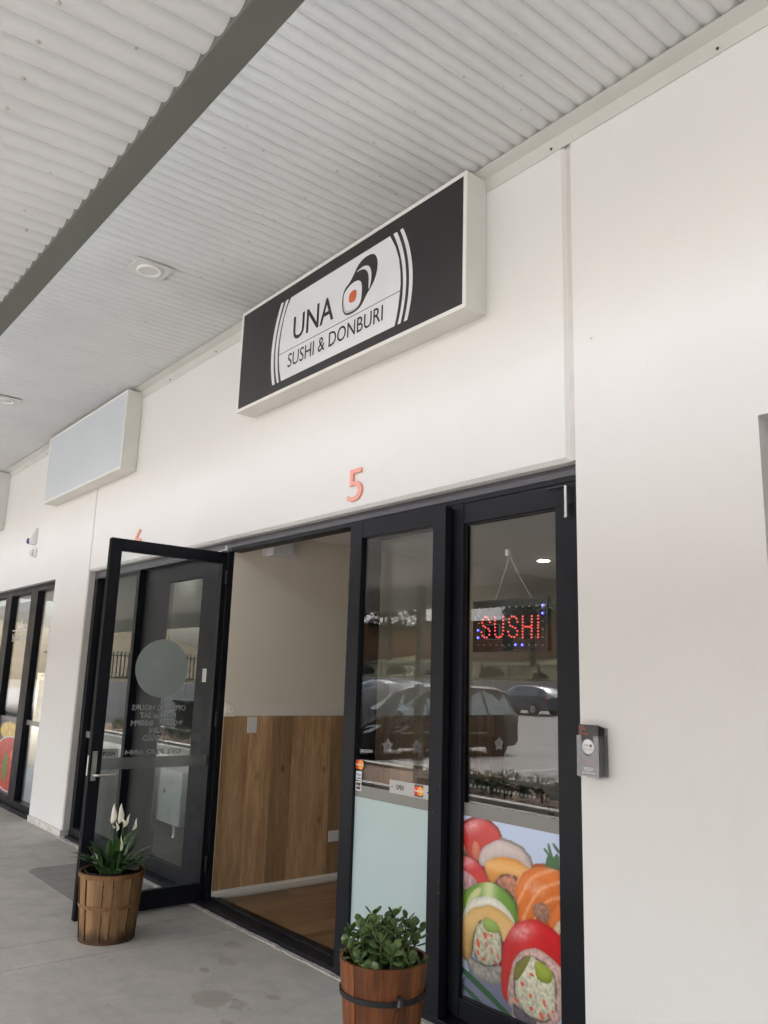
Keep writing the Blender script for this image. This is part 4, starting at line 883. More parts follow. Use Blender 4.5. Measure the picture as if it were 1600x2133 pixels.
MB().lathe([(.165, .30), (.08, .305), (0, .308)], (c1[0], c1[1], 0), 24).build('soil', M_soil, bk)
MB().lathe([(.115, .30), (.150, .358), (.156, .372), (.151, .374), (.145, .36), (.11, .31)], (c1[0], c1[1], 0), 32).build('liner_pot', M_frame_in, bk, smooth=True)
# peace lily
def leafmat(name, a, b, rough=.4):
    k = N(name); oi = k.n('ShaderNodeObjectInfo'); v = k.pos((1, 1, 1)); n1 = k.noise(v, 14, 4)
    f = k.math('ADD', k.math('MULTIPLY', oi.outputs['Random'], .7), k.math('MULTIPLY', n1, .3))
    k.l(k.ramp(f, [(.1, a), (.9, b)]), k.b.inputs['Base Color']); k.b.inputs['Roughness'].default_value = rough; k.b.inputs['Specular IOR Level'].default_value = .35
    k.b.inputs['Subsurface Weight'].default_value = 0; return k.m
M_lily = leafmat('lily_leaf', (.018, .045, .014, 1), (.05, .11, .03, 1), .38)
M_stem = leafmat('stem_green', (.04, .09, .025, 1), (.07, .14, .045, 1), .5)
M_spathe = leafmat('lily_spathe', (.62, .60, .50, 1), (.72, .70, .62, 1), .5)
pl = root('peace_lily', (c1[0], c1[1], .3), 'peace lily with white flowers growing from the basket pot', 'plant')
random.seed(21)
def blade(base, az_, h, reach, droop, wd, ln, n=9, fold=.25):
    """arching petiole then a lance leaf; returns (stem pts, leaf mesh builder)"""
    d = Vector((math.cos(az_), math.sin(az_), 0)); side = Vector((-d.y, d.x, 0))
    P = lambda t: base+d*(reach*t**1.25)+Vector((0, 0, h*(t*1.55-droop*t*t)))
    ts = 1-ln; stem = [P(ts*i/5) for i in range(6)]
    mb = MB(); vs_ = []
    for i in range(n+1):
        u = i/n; t = ts+(1-ts)*u; q = P(t); w_ = wd*(math.sin(math.pi*min(1, (u*.93+.04))**.8))**.9*(1-.25*u) if 0 < u < 1 else .001
        tang = (P(min(t+.02, 1.02))-P(t-.02)).normalized(); nrm = side.cross(tang)*-1
        vs_ += [q+side*w_+nrm*(-fold*w_), q+side*w_*.5-nrm*(fold*.35*w_), q-nrm*.0, q-side*w_*.5-nrm*(fold*.35*w_), q-side*w_+nrm*(-fold*w_)]
    fs = [(i*5+k, i*5+k+1, (i+1)*5+k+1, (i+1)*5+k) for i in range(n) for k in range(4)]
    mb.add(vs_, fs); return stem, mb
cb = Vector((c1[0], c1[1], .31))
for i in range(30):
    a = i*2.399+random.uniform(-.3, .3); inner = i/30
    h = random.uniform(.13, .20)+.11*(1-inner)*random.random(); reach = (.05+.19*inner)*random.uniform(.75, 1.15)
    bs = cb+Vector((math.cos(a), math.sin(a), 0))*random.uniform(.01, .06)
    stem, mb = blade(bs, a, h, reach, .55+.35*inner, random.uniform(.020, .033), random.uniform(.58, .7))
    MB().tube(stem, [.0035]*5+[.002], 5).build('stem', M_stem, pl, smooth=True); mb.build('leaf', M_lily, pl, smooth=True)
# the low leaf hanging out to the left and the broad ones at right, as in the picture
vr = Vector((rt.x, rt.y, 0)).normalized(); vd = Vector((fwd.x, fwd.y, 0)).normalized()
for (a_s, a_d, h, reach, dr, wd) in ((-1, .1, .21, .24, .9, .030), (-.9, -.3, .17, .19, .75, .034), (1, -.1, .24, .21, .72, .034), (1, .2, .20, .23, .8, .036), (.7, -.5, .19, .2, .75, .034), (-.5, -.8, .18, .15, .7, .03), (.35, .3, .26, .10, .6, .028), (.9, -.25, .15, .20, .65, .034)):
    d = (vr*a_s+vd*a_d).normalized(); stem, mb = blade(cb+d*.03, math.atan2(d.y, d.x), h, reach, dr, wd, .66)
    MB().tube(stem, [.0035]*5+[.002], 5).build('stem', M_stem, pl, smooth=True); mb.build('leaf', M_lily, pl, smooth=True)
def spathe(tip_s, tip_z, lean, L, wd, base_s=0, dep=0):
    """white lily flower: stem and a cupped pointed spathe; positions in the picture's left-right sense about the pot"""
    b = cb+vr*base_s+vd*dep; q = cb+vr*(tip_s-lean*L*.9)+vd*dep; q.z = tip_z-L
    m_ = b.lerp(q, .5)+vr*(.01*(1 if lean < 0 else -1))
    r_ = MB().tube([b, m_, q], [.0034, .003, .0024], 6).build('flower_stem', M_stem, pl, smooth=True)
    ax = (Vector((0, 0, 1))+vr*lean).normalized(); sd_ = (vr-ax*vr.dot(ax)).normalized(); nn = ax.cross(sd_)
    vs_ = []; n_ = 12
    for i in range(n_+1):
        u = i/n_; w_ = wd*(math.sin(math.pi*u**.75)**.85)*(1-.35*u) if 0 < u < 1 else .0006
        c_ = q+ax*(L*u)+sd_*(.006*math.sin(u*5)); cup = .9*(1-u*.6)
        for k in range(7):
            t = (k-3)/3; vs_.append(c_+sd_*(w_*math.sin(t*1.25)/.95)+nn*(-w_*cup*(math.cos(t*1.25)-.4)))
    mb = MB().add(vs_, [(i*7+k, i*7+k+1, (i+1)*7+k+1, (i+1)*7+k) for i in range(n_) for k in range(6)])
    mb.build('flower', M_spathe, pl, smooth=True)
    MB().tube([q+ax*.01-nn*.003, q+ax*(L*.5)-nn*.004], [.004, .003], 6).build('spadix', pm('spadix', (.5, .45, .25, 1), .6), pl, smooth=True)
for a in ((-.018, .735, .12, .115, .021, -.03, .0), (.020, .735, .10, .115, .021, .0, .01), (.012, .64, -.06, .055, .009, .005, -.03), (.034, .665, -.22, .062, .011, .03, 0), (.078, .685, .55, .085, .0105, .03, .01), (.122, .66, .38, .072, .010, .075, 0), (-.012, .617, -.15, .02, .006, -.02, -.02), (.066, .575, .02, .095, .007, .06, -.09)):
    spathe(*a)

# stained timber tub with jade plant
c2 = (-2.722, -.478)
M_tub = woodmat('stained_stave', [(.10, .032, .012, 1), (.20, .066, .022, 1), (.31, .12, .04, 1)], (22, 22, .7), .42, False)
tb = slatpot('timber_tub', c2, 'red brown timber tub with a dark band at the bottom of the picture', .138, .178, .42, 18, M_tub, M_frame_in, .013, .004)
hoop(c2, .1685, .1705, .288, .309, M_frame_in, tb, 'band', 48, .004); hoop(c2, .1445, .146, .06, .08, M_frame_in, tb, 'band', 48, .004)
MB().lathe([(.16, .375), (.08, .38), (0, .383)], (c2[0], c2[1], 0), 24).build('soil', M_soil, tb)
# wire drop handle facing the camera
hdv = (-vd*.93+vr*.36).normalized(); hs_ = Vector((-hdv.y, hdv.x, 0))
if hs_.dot(vr) < 0: hs_ = -hs_
hc = Vector((c2[0], c2[1], 0))+hdv*.178
hm = MB(); q0 = hc+Vector((0, 0, .318)); 
hm.tube([q0-hdv*.006, q0+hdv*.006], .013, 12); hm.tube([q0+hdv*.002+Vector((0, 0, 0)), q0+hdv*.002+Vector((0, 0, -.022))], [.008, .016], 10)
hm.build('handle_bracket', M_darksteel, tb, smooth=True)
z0 = .298
hm = MB().tube([hc+hs_*.012+hdv*.008+Vector((0, 0, z0)), hc+hs_*.028-hdv*.002+Vector((0, 0, z0-.045)), hc+hs_*.030-hdv*.004+Vector((0, 0, z0-.062)), hc-hs_*.026-hdv*.004+Vector((0, 0, z0-.064)), hc-hs_*.024-hdv*.002+Vector((0, 0, z0-.045)), hc-hs_*.012+hdv*.008+Vector((0, 0, z0))], .0022, 6)
hm.build('handle', M_darksteel, tb, smooth=True)
M_jade = leafmat('jade_leaf', (.034, .07, .020, 1), (.115, .175, .058, 1), .34)
M_jstem = pm('jade_stem', (.07, .085, .035, 1), .7, .2, 40)
jp = root('jade_plant', (c2[0], c2[1], .38), 'bushy green jade plant with thick oval leaves in the timber tub', 'plant')
lm = MB(); vs_ = []; n_ = 8
for i in range(n_+1):
    u = i/n_; w_ = .40*math.sin(math.pi*u**1.35)**.75*(.6+.5*u) if 0 < u < 1 else .04
    zc = .10*u*u
    for k, (a, b) in enumerate(((-1, 0), (-.5, .075), (.5, .075), (1, 0), (.5, -.06), (-.5, -.06))):
        vs_.append((u, a*w_, zc+b*min(1, w_*4)+.09*a*a*w_))
fs = [(i*6+k, i*6+(k+1) % 6, (i+1)*6+(k+1) % 6, (i+1)*6+k) for i in range(n_) for k in range(6)]
lm.add(vs_, fs+[tuple(range(5, -1, -1)), tuple(n_*6+k for k in range(6))]); leaf_me = lm.mesh('leaf', M_jade, smooth=True)
random.seed(11); cnt = 0
def leaf(pos, d, up_, s_):
    x_ = d.normalized(); y_ = up_.cross(x_); 
    if y_.length < .01: y_ = Vector((1, 0, 0)).cross(x_)
    y_.normalize(); z_ = x_.cross(y_)
    o = bpy.data.objects.new('leaf', leaf_me); col.objects.link(o); o.parent = jp
    mt = Matrix((x_*s_, y_*s_, z_*s_)).transposed().to_4x4(); mt.translation = pos-ORG[jp.name]; o.matrix_local = mt
jb = Vector((c2[0], c2[1], .375))
for i in range(32):
    a = i*2.399; rr = .158*math.sqrt((i+.5)/32); h = (.145*(1-(rr/.185)**2.2)+.03)*random.uniform(.55, 1.22)
    if i >= 20 and i % 2: h *= .45
    tip = jb+Vector((math.cos(a)*rr*1.04, math.sin(a)*rr*1.04, h+.01)); bs = jb+Vector((math.cos(a)*rr*.75, math.sin(a)*rr*.75, 0))
    mid = bs.lerp(tip, .55)+Vector((0, 0, .012)); MB().tube([bs, mid, tip], [.005, .0042, .003], 6).build('stem', M_jstem, jp, smooth=True)
    ax = (tip-mid).normalized()
    for lv in range(3):
        q = tip-ax*(.026*lv); el = (1.0, .45, .1)[lv]; ph = lv*math.pi/2+a*1.7
        for k in range(3):
            an = ph+k*2.09+random.uniform(-.3, .3); d = Vector((math.cos(an), math.sin(an), el+random.uniform(-.25, .25))).normalized()
            leaf(q+d*.003, d, ax+Vector((0, 0, .3)), random.uniform(.040, .058)*(.82 if lv == 0 else 1.)); cnt += 1

# ------------------------------------------------------------------ things inside the shop
def wallplate(name, y0, y1, z0, z1, label, cat, rock):
    r_ = root(name, (XL+.01, (y0+y1)/2, z0), label, cat)
    MB().box(XL+.0105, XL+.019, y0, y1, z0, z1).build('plate', M_white, r_, bevel=.002)
    for (a, b) in rock: MB().box(XL+.0185, XL+.023, a-.006, a+.006, b-.009, b+.009).build('rocker', M_white, r_, bevel=.001)
wallplate('light_switch', .296, .372, 1.106, 1.216, 'white double light switch below the dado rail', 'switch', ((.334, 1.175), (.334, 1.147)))
wallplate('power_outlet', 1.052, 1.17, .30, .378, 'white power outlet low on the timber panelling', 'outlet', ((1.09, .355), (1.13, .355)))
r_ = root('emergency_light', (XL+.08, .5, 2.4), 'white emergency light fitting high behind the door head', 'light fitting')
MB().box(XL+.0, XL+.03, .34, .64, 2.39, 2.555).build('base', M_white, r_, bevel=.006)
MB().add([(XL+.03, .35, 2.55), (XL+.03, .56, 2.55), (XL+.03, .56, 2.40), (XL+.03, .35, 2.375), (XL+.10, .37, 2.55), (XL+.10, .55, 2.55), (XL+.10, .55, 2.415), (XL+.10, .37, 2.39)], [(0, 1, 5, 4), (1, 2, 6, 5), (2, 3, 7, 6), (3, 0, 4, 7), (4, 5, 6, 7), (0, 3, 2, 1)]).build('diffuser', M_signwhite, r_, bevel=.01)
M_lamp = emit('downlight_glow', (1, .90, .76, 1), 12)
M_lamp_dim = emit('dim_downlight_glow', (1, .95, .88, 1), 5.5)
def inlight(x, y, z, label, m=None):
    r_ = root('downlight', (x, y, z), label, 'downlight', 'lit downlights inside the shops')
    MB().lathe([(.055, 0), (.066, -.001), (.066, -.006), (.055, -.008)], (x, y, z), 28).build('trim_ring', M_white, r_, smooth=True)
    MB().lathe([(.054, -.007), (.05, -.011), (0, -.013)], (x, y, z), 24).build('lens', m or M_lamp, r_)
inlight(-4.49, 2.67, 2.559, 'lit round downlight seen through the window right of the LED sign chain')
inlight(-8.45, 1.36, 2.609, 'lit round downlight seen through the open glass door', M_lamp_dim)
def table(x, y, rz, label):
    t = root('cafe_table', (x, y, .012), label, 'table', rz=rz, local=True); t.scale = (1.16, 1.16, 1.16)
    MB().box(-.35, .35, -.35, .35, .70, .73).build('table_top', pm('table_top', (.5, .5, .52, 1), .3), t, bevel=.006)
    MB().tube([(0, 0, .02), (0, 0, .70)], .03, 12).build('leg', M_darksteel, t, smooth=True); MB().lathe([(.22, 0), (.2, .015), (.04, .03)], (0, 0, 0), 24).build('base', M_darksteel, t)
M_chair = pm('black_chair', (.012, .013, .018, 1), .4)
def chair(x, y, rz, label):
    t = root('cafe_chair', (x, y, .012), label, 'chair', 'black cafe chairs inside the sushi shop', rz=rz, local=True); t.scale = (1.14, 1.14, 1.14)
    MB().box(-.21, .21, -.21, .21, .43, .45).build('seat', M_chair, t, bevel=.008)
    mb = MB(); pts = [(-.21, .46), (-.2, .70), (-.185, .82), (-.15, .85), (.15, .85), (.185, .82), (.2, .70), (.21, .46)]
    bx_ = mb.prism(pts, lambda u, v, w_: (u, -.20-(v-.45)*.18+w_, v), -.012, .012).build('backrest', M_chair, t, bevel=.004)
    sl = MB()
    for i in range(11): sl.box(-.145+.026*i, -.131+.026*i, -.2855, -.2835, .805, .817)
    sl.build('perforations', M_stw, bx_)
    for sx in (-.19, .19):
        for sy in (-.19, .19): MB().tube([(sx, sy, .43), (sx*1.1, sy*1.15, 0)], .011, 8).build('leg', M_chair, t, smooth=True)
chair(-3.38, 1.0, R(8), 'black perforated chair just inside the window, left of the pair'); chair(-3.0, .97, R(-4), 'black perforated chair just inside the window, right of the pair')
table(-3.5, 1.5, 0, 'grey topped table behind the two black chairs'); table(-2.2, 1.6, 0, 'grey topped table further right inside the window')
# white cabinet in the neighbouring shop
cbn = root('white_cabinet', (-7.45, .85, 0), 'white cabinet on a metal leg inside the neighbouring shop', 'cabinet')
MB().box(-7.70, -7.22, .80, 1.5, .13, .61).build('carcass', pm('cabinet_white', (.62, .66, .65, 1), .35), cbn, bevel=.004)
MB().lathe([(.022, .797), (.022, .800), (.014, .796), (0, .797)], (-7.57, 0, .41), 16, 'y').build('finger_hole', M_frame_in, cbn)
for x in (-7.44,):
    for y in (.87, 1.4): MB().tube([(x, y, .0), (x, y, .02), (x, y, .13)], [.026, .02, .02], 12).build('leg', M_steel, cbn, smooth=True)

# ------------------------------------------------------------------ street side (seen in the glass)
M_asph = pm('asphalt', (.30, .285, .275, 1), .8, .15, 1.2, .3, 120, obj=False)
def cz(y): return -.3+max(0, (-y-13))*.02
gm_ = MB(); yy = [-7.35, -13, -36]
gm_.add([(-80, y, cz(y)) for y in yy]+[(60, y, cz(y)) for y in yy], [(0, 1, 4, 3), (1, 2, 5, 4)]); tag(gm_.build('car_park', M_asph), kind='structure')
tag(MB().add([(-600, -600, -.5), (600, -600, -.5), (600, 600, -.5), (-600, 600, -.5)], [(0, 1, 2, 3)]).build('ground', pm('dry_ground', (.22, .19, .13, 1), .9, .2, .05)), kind='structure')
bk_ = MB().add([(-80, -36.2, 1.70), (60, -36.2, 1.70), (60, -46, 3.2), (-80, -46, 3.2), (60, -60, 5.2), (-80, -60, 5.2), (60, -140, 16), (-80, -140, 16)], [(0, 1, 2, 3), (3, 2, 4, 5), (5, 4, 6, 7)])
bk_.build('hillside', pm('dry_grass', (.20, .19, .10, 1), .95, .4, .6, obj=False)); tag(bpy.data.objects['hillside'], kind='structure')
tag(MB().add([(-26, 2, 1.2), (-26, -13.5, 1.2), (-36, -13.5, 3.2), (-36, 2, 3.2), (-70, -13.5, 14), (-70, 2, 14)], [(0, 1, 2, 3), (3, 2, 4, 5)]).build('bank', pm('straw_grass', (.15, .115, .065, 1), .95, .25, 1.5, obj=False)), kind='structure')
# lines
ln = bpy.data.objects['car_park']
for x in np.arange(-25, 3, 2.6): MB().box(x-.05, x+.05, -12.6, -8.0, -.296, -.294).build('parking_line', M_white, ln)
tag(MB().box(-25, 6, -5.2, -5.0502, -.3, .05).box(-25, 6, -7.35, -7.15, -.3, .03).build('kerb', pm('kerb_concrete', (.55, .53, .5, 1), .8, .1, 3)), kind='structure')
tag(MB().box(-25, 6, -7.15, -5.2, -.3, -.02).build('garden_bed', pm('mulch', (.19, .125, .09, 1), .95, .5, 30, .8, 60)), kind='structure')
def blockwall(name, x0, x1, y0, y1, z0, z1, label, axis):
    k_ = pm('grey_block', (.42, .41, .40, 1), .85, .08, 2, .2, 60, obj=False)
    r_ = root(name, ((x0+x1)/2, (y0+y1)/2, z0), label, 'wall')
    MB().box(x0+.02, x1-.02, y0+.02, y1-.02, z0, z1-.02).build('core', M_conc_dark, r_)
    n_ = int(round((z1-z0)/.4)); L = (x1-x0) if axis == 'x' else (y1-y0); m_ = min(26, int(L/.9)); bl = L/m_
    for j in range(n_):
        for i in range(m_):
            a = i*bl+.008; b = (i+1)*bl-.008; za = z0+(z1-z0)*j/n_+.006; zb = z0+(z1-z0)*(j+1)/n_-.006
            if axis == 'x': MB().box(x0+a, x0+b, y0, y1, za, zb).build('block', k_, r_)
            else: MB().box(x0, x1, y0+a, y0+b, za, zb).build('block', k_, r_)
blockwall('retaining_wall', -62, -8, -36.4, -36.0, .1, 1.72, 'long pale block retaining wall behind the parked cars, mirrored in the glass', 'x')
blockwall('retaining_wall', -26.4, -26, -13.5, -5, -.3, 1.22, 'short pale block wall at the end of the footpath, mirrored in the neighbouring glass', 'y')
def fence(x0, x1, y0, y1, z, h, label):
    r_ = root('steel_fence', (x0, y0, z), label, 'fence'); L = math.hypot(x1-x0, y1-y0); n_ = int(L/.13); d = Vector((x1-x0, y1-y0, 0))/L
    mb = MB()
    for i in range(n_):
        q = Vector((x0, y0, z))+d*(i*L/n_); mb.box(q.x-.016, q.x+.016, q.y-.016, q.y+.016, z, z+h)
    o = mb.build('pickets', M_darksteel, r_); o['kind'] = 'stuff'
    for zz in (z+.12, z+h-.12): MB().tube([(x0, y0, zz), (x1, y1, zz)], .025, 4).build('rail', M_darksteel, r_)
    for i in range(int(L/2.4)+1): q = Vector((x0, y0, z))+d*min(L, i*2.4); MB().box(q.x-.03, q.x+.03, q.y-.03, q.y+.03, z, z+h+.06).build('post', M_darksteel, r_)
fence(-62, -8, -36.6, -36.6, 1.69, 1.1, 'black picket steel fence on top of the long block wall')
fence(-26.6, -26.6, -13.4, -5.1, 1.22, .95, 'black picket steel fence on top of the short block wall')
# houses on the hillside
def house(x, y, z, rz, L, Dp, h, rise, wallc, roofc, label):
    r_ = root('house', (x, y, z), label, 'house', 'houses on the hillside', rz=rz, local=True)
    mw = pm('house_brick', wallc, .9, .15, 8); MB().box(-L/2, L/2, -Dp/2, Dp/2, -1.5, h).build('wall', mw, r_)
    e = .6; o = MB().add([(-L/2-e, -Dp/2-e, h), (L/2+e, -Dp/2-e, h), (L/2+e, Dp/2+e, h), (-L/2-e, Dp/2+e, h), (-L/2+Dp*.4, 0, h+rise), (L/2-Dp*.4, 0, h+rise)], [(0, 1, 5, 4), (1, 2, 5), (2, 3, 4, 5), (3, 0, 4), (3, 2, 1, 0)])
    o.build('roof', pm('house_roof', roofc, .7, .06, 3), r_)
    for i, xx in enumerate((-L*.32, -L*.05, L*.28)):
        w_ = MB().box(xx-.8, xx+.8, Dp/2-.02, Dp/2+.05, .9, 2.2).build('window', M_white, r_); MB().box(xx-.72, xx+.72, Dp/2+.045, Dp/2+.07, .98, 2.12).build('pane', M_frame_in, w_)
    MB().box(L*.1-.5, L*.1+.5, Dp/2-.02, Dp/2+.06, 0, 2.1).build('door', M_frame, r_)
house(-64, -50, 4.2, R(12), 12, 7, 2.5, 1.7, (.42, .22, .13, 1), (.66, .62, .60, 1), 'brick house with pale roof on the hillside, furthest left in the mirrored view')
house(-48, -52, 4.3, R(-6), 11, 7, 2.5, 1.7, (.40, .2, .12, 1), (.60, .58, .55, 1), 'brick house with pale roof behind the van, mirrored in the folded door')
house(-30, -54, 4.6, R(4), 12, 7, 2.6, 1.8, (.50, .44, .35, 1), (.45, .43, .41, 1), 'cream house with grey roof mirrored in the window with the LED sign')
# trees
M_bark = pm('bark', (.09, .065, .045, 1), .9, .3, 10)
M_gum = leafmat('gum_leaves', (.045, .06, .025, 1), (.09, .11, .05, 1), .6)
def tree(x, y, z, h, rad, label, seed):
    random.seed(seed); r_ = root('gum_tree', (x, y, z), label, 'tree', 'trees on the hillside')
    tr = MB().tube([(x, y, z-.5), (x+.1, y, z+h*.35), (x-.1, y+.1, z+h*.6), (x, y, z+h*.85)], [.22, .17, .11, .04], 8)
    for i in range(7):
        a = i*2.4; zz = z+h*(.4+.06*i); tr.tube([(x, y, zz), (x+math.cos(a)*rad*.45, y+math.sin(a)*rad*.45, zz+h*.14), (x+math.cos(a)*rad*.8, y+math.sin(a)*rad*.8, zz+h*.2)], [.08, .05, .02], 6)
    tr.build('trunk', M_bark, r_, smooth=True)
    cr = MB()
    cl_ = [(Vector((random.gauss(0, .45), random.gauss(0, .45), random.uniform(-.5, .5)))) for _ in range(26)]
    for c_ in cl_:
        cc = Vector((x+c_.x*rad, y+c_.y*rad, z+h*.72+c_.z*h*.5)); rr = rad*random.uniform(.2, .38)
        for k in range(110):
            q = cc+Vector((random.gauss(0, .5), random.gauss(0, .5), random.gauss(0, .42)))*rr; a = Vector((random.uniform(-1, 1), random.uniform(-1, 1), random.uniform(-1, .4))).normalized()*.22; b = a.cross(Vector((random.uniform(-1, 1), random.uniform(-1, 1), random.uniform(-1, 1)))).normalized()*.07
            cr.add([q-a, q+b, q+a, q-b], [(0, 1, 2, 3)])
    cr.build('crown', M_gum, r_)
tree(-40, -44, 2.7, 6, 2.6, 'loose gum tree between the two right hand houses', 1); tree(-56, -47, 3.2, 6, 2.4, 'gum tree between the two brick houses', 2); tree(-24, -43, 2.6, 5, 2.2, 'gum tree at the right end of the hillside', 3)
# low shrubs along the fence and in the garden bed
M_shrub = leafmat('shrub_leaves', (.03, .05, .018, 1), (.08, .11, .04, 1), .55)
def shrubmesh(seed, n_, rad, h, lw, ll):
    random.seed(seed); mb = MB()
    for i in range(n_):
        a = random.uniform(0, 6.28); rr = rad*math.sqrt(random.random()); zz = h*random.random()**.7*(1-.5*(rr/rad)**2)
        q = Vector((math.cos(a)*rr, math.sin(a)*rr, zz)); d = Vector((math.cos(a)*.6+random.gauss(0, .4), math.sin(a)*.6+random.gauss(0, .4), random.uniform(.2, 1.2))).normalized()*ll
        s_ = d.cross(Vector((random.uniform(-1, 1), random.uniform(-1, 1), .3))).normalized()*lw
        mb.add([q, q+d*.5+s_, q+d, q+d*.5-s_], [(0, 1, 2, 3)])
    return mb.mesh('crown', M_shrub)
sm1 = shrubmesh(1, 420, .42, .45, .012, .16); sm2 = shrubmesh(2, 900, 1., 1., .05, .25)
stm = MB().tube([(0, 0, -.1), (0, 0, .2)], [.03, .015], 6).mesh('stem', M_bark)
def shrub(x, y, z, me, s_, label, grp, rz):
    r_ = root('shrub', (x, y, z), label, 'shrub', grp, rz=rz, local=True); r_.scale = (s_, s_, s_)
    for nm, m_ in (('crown', me), ('stem', stm)):
        o = bpy.data.objects.new(nm, m_); col.objects.link(o); o.parent = r_
random.seed(4)
for i in range(16): shrub(-21.5+(i-10)*.8+random.uniform(-.1, .1) if i > 9 else -8.75+i*.47, -5.75+random.uniform(-.15, .15), -.02, sm1, random.uniform(.6, .78), 'low spiky leaved shrub in the garden bed by the car park', 'low shrubs in the mulched garden bed', random.uniform(0, 6))
for i in range(12): shrub(-56+i*3.6+random.uniform(-.6, .6), -38.2+random.uniform(-.6, .4), 1.85, sm2, random.uniform(.45, .8), 'round bush on the bank behind the black fence', 'bushes on the bank behind the fence', random.uniform(0, 6))

# ------------------------------------------------------------------ cars
M_tyre = pm('tyre', (.016, .016, .016, 1), .8, .2, 20); M_hub = pm('hubcap', (.62, .62, .62, 1), .35, .05, metal=.2)
M_carglass = pm('car_glass', (.26, .31, .31, 1), .05, .1, 1, spec=.9); M_lampg = pm('headlamp', (.6, .62, .62, 1), .12); M_tail = pm('tail_lamp', (.45, .02, .02, 1), .2); M_trim = pm('black_trim', (.02, .02, .02, 1), .6)  # pale window colour stands in for sky and light seen through the glass
def car(x, y, rz, paint, prof, W_, label, wheels, glass, z=0, star=False, name='parked_car'):
    """prof: stations along the car (front +x): (s, z_bot, z_belt, z_roof, w_belt, w_roof)"""
    r_ = root(name, (x, y, z), label, 'van' if star else 'car', 'vehicles in the car park', rz=rz, local=True)
    def ring(p_, o=0):
        s_, zb, zm, zr, wb, wr = p_; h = (zm-zb)
        return [(s_, wb*.93, zb), (s_, wb+o, zb+h*.35), (s_, wb*.995+o, zm-.03), (s_, wb*.975+o, zm), (s_, wr+o, zr-.06), (s_, wr*.82, zr+o), (s_, 0, zr+.015+o), (s_, -wr*.82, zr+o), (s_, -wr-o, zr-.06), (s_, -wb*.975-o, zm), (s_, -wb*.995-o, zm-.03), (s_, -wb-o, zb+h*.35), (s_, -wb*.93, zb)]
    vs_ = [q for p_ in prof for q in ring(p_)]; n_ = 13
    fs = [(i*n_+k, i*n_+k+1, (i+1)*n_+k+1, (i+1)*n_+k) for i in range(len(prof)-1) for k in range(n_-1)]+[(i*n_+12, i*n_, (i+1)*n_, (i+1)*n_+12) for i in range(len(prof)-1)]
    fs += [tuple(range(n_)), tuple((len(prof)-1)*n_+k for k in range(n_))[::-1]]
    MB().add(vs_, fs).build('body', paint, r_, smooth=True)
    P = lambda s_: next(([a+(b-a)*((s_-p0[0])/(p1[0]-p0[0])) for a, b in zip(p0, p1)] for p0, p1 in zip(prof[:-1], prof[1:]) if p0[0] <= s_ <= p1[0]), prof[-1])
    for (s0, s1, t0, t1) in glass:           # side windows, both sides
        for sd_ in (1, -1):
            vs_ = []
            for s_, tt in ((s0, 0), (s1, 0), (t1, 1), (t0, 1)):
                p_ = P(s_); w_, z_ = (p_[4]*.975, p_[2]+.03) if not tt else (p_[5]*1.0, p_[3]-.085); vs_.append((s_, sd_*(w_+.006-(0 if not tt else 0)), z_))
            MB().add(vs_+[(a, b-sd_*.02, c) for a, b, c in vs_], [(0, 1, 2, 3), (7, 6, 5, 4), (0, 4, 5, 1), (1, 5, 6, 2), (2, 6, 7, 3), (3, 7, 4, 0)]).build('side_window', M_carglass, r_)
    for (sw, rw) in wheels:
        for sd_ in (1, -1):
            yb = sd_*(W_*.5-.10); yo = sd_*(W_*.5+.012)
            MB().lathe([(rw+.07, min(yb, yo-sd_*.03)), (rw+.07, max(yb, yo-sd_*.03))], (sw, 0, rw+.03), 28, 'y').build('wheel_arch', M_trim, r_)
            w_ = MB().lathe([(rw*.6, yb), (rw*.94, yb), (rw, yb+sd_*.03), (rw, yo-sd_*.03), (rw*.94, yo), (rw*.66, yo+sd_*.004), (rw*.62, yo-sd_*.02)], (sw, 0, rw), 28, 'y').build('wheel', M_tyre, r_, smooth=True)
            if star:
                pts = [((rw*.62 if k % 2 == 0 else rw*.34)*math.cos(math.pi/2+k*math.pi/5)*1.0, (rw*.62 if k % 2 == 0 else rw*.34)*math.sin(math.pi/2+k*math.pi/5)) for k in range(10)]
            else: pts = [(rw*.6*math.cos(k*math.pi/8), rw*.6*math.sin(k*math.pi/8)) for k in range(16)]
            MB().prism(pts, lambda u, v, ww: (sw+u, ww, rw+v), yo-sd_*.01, yo+sd_*.014).build('hubcap', M_hub, w_)
            MB().lathe([(rw*.16, yo+sd_*.01), (rw*.14, yo+sd_*.024)], (sw, 0, rw), 16, 'y').build('hub_badge', M_plate, w_)
    f_ = prof[-1]; b_ = prof[0]
    # windscreen and rear window
    return r_, P
vanp = [(-2.25, .42, .98, 1.02, .80, .70), (-2.2, .26, 1.0, 1.22, .86, .70), (-2.0, .24, 1.0, 1.62, .88, .66), (-1.6, .24, 1.0, 1.72, .89, .67), (-.4, .24, .99, 1.76, .895, .68), (.5, .24, .98, 1.72, .895, .67), (.95, .24, .97, 1.58, .89, .66), (1.55, .24, .95, 1.16, .88, .70), (1.8, .24, .90, 1.0, .865, .70), (2.15, .26, .74, .80, .80, .60), (2.32, .36, .62, .66, .62, .45)]
M_van = pm('maroon_paint', (.022, .015, .013, 1), .4, .1, 2, spec=.35)
vn, P = car(-15.6, -11.55, R(90), M_van, vanp, 1.79, 'dark maroon people mover parked nose in, mirrored in the shop glass', ((-1.42, .31), (1.42, .31)), ((-2.02, -1.12, -1.85, -1.02), (-1.04, .02, -.94, .06), (.1, 1.18, .14, .72)), z=-.3, star=True, name='parked_van')
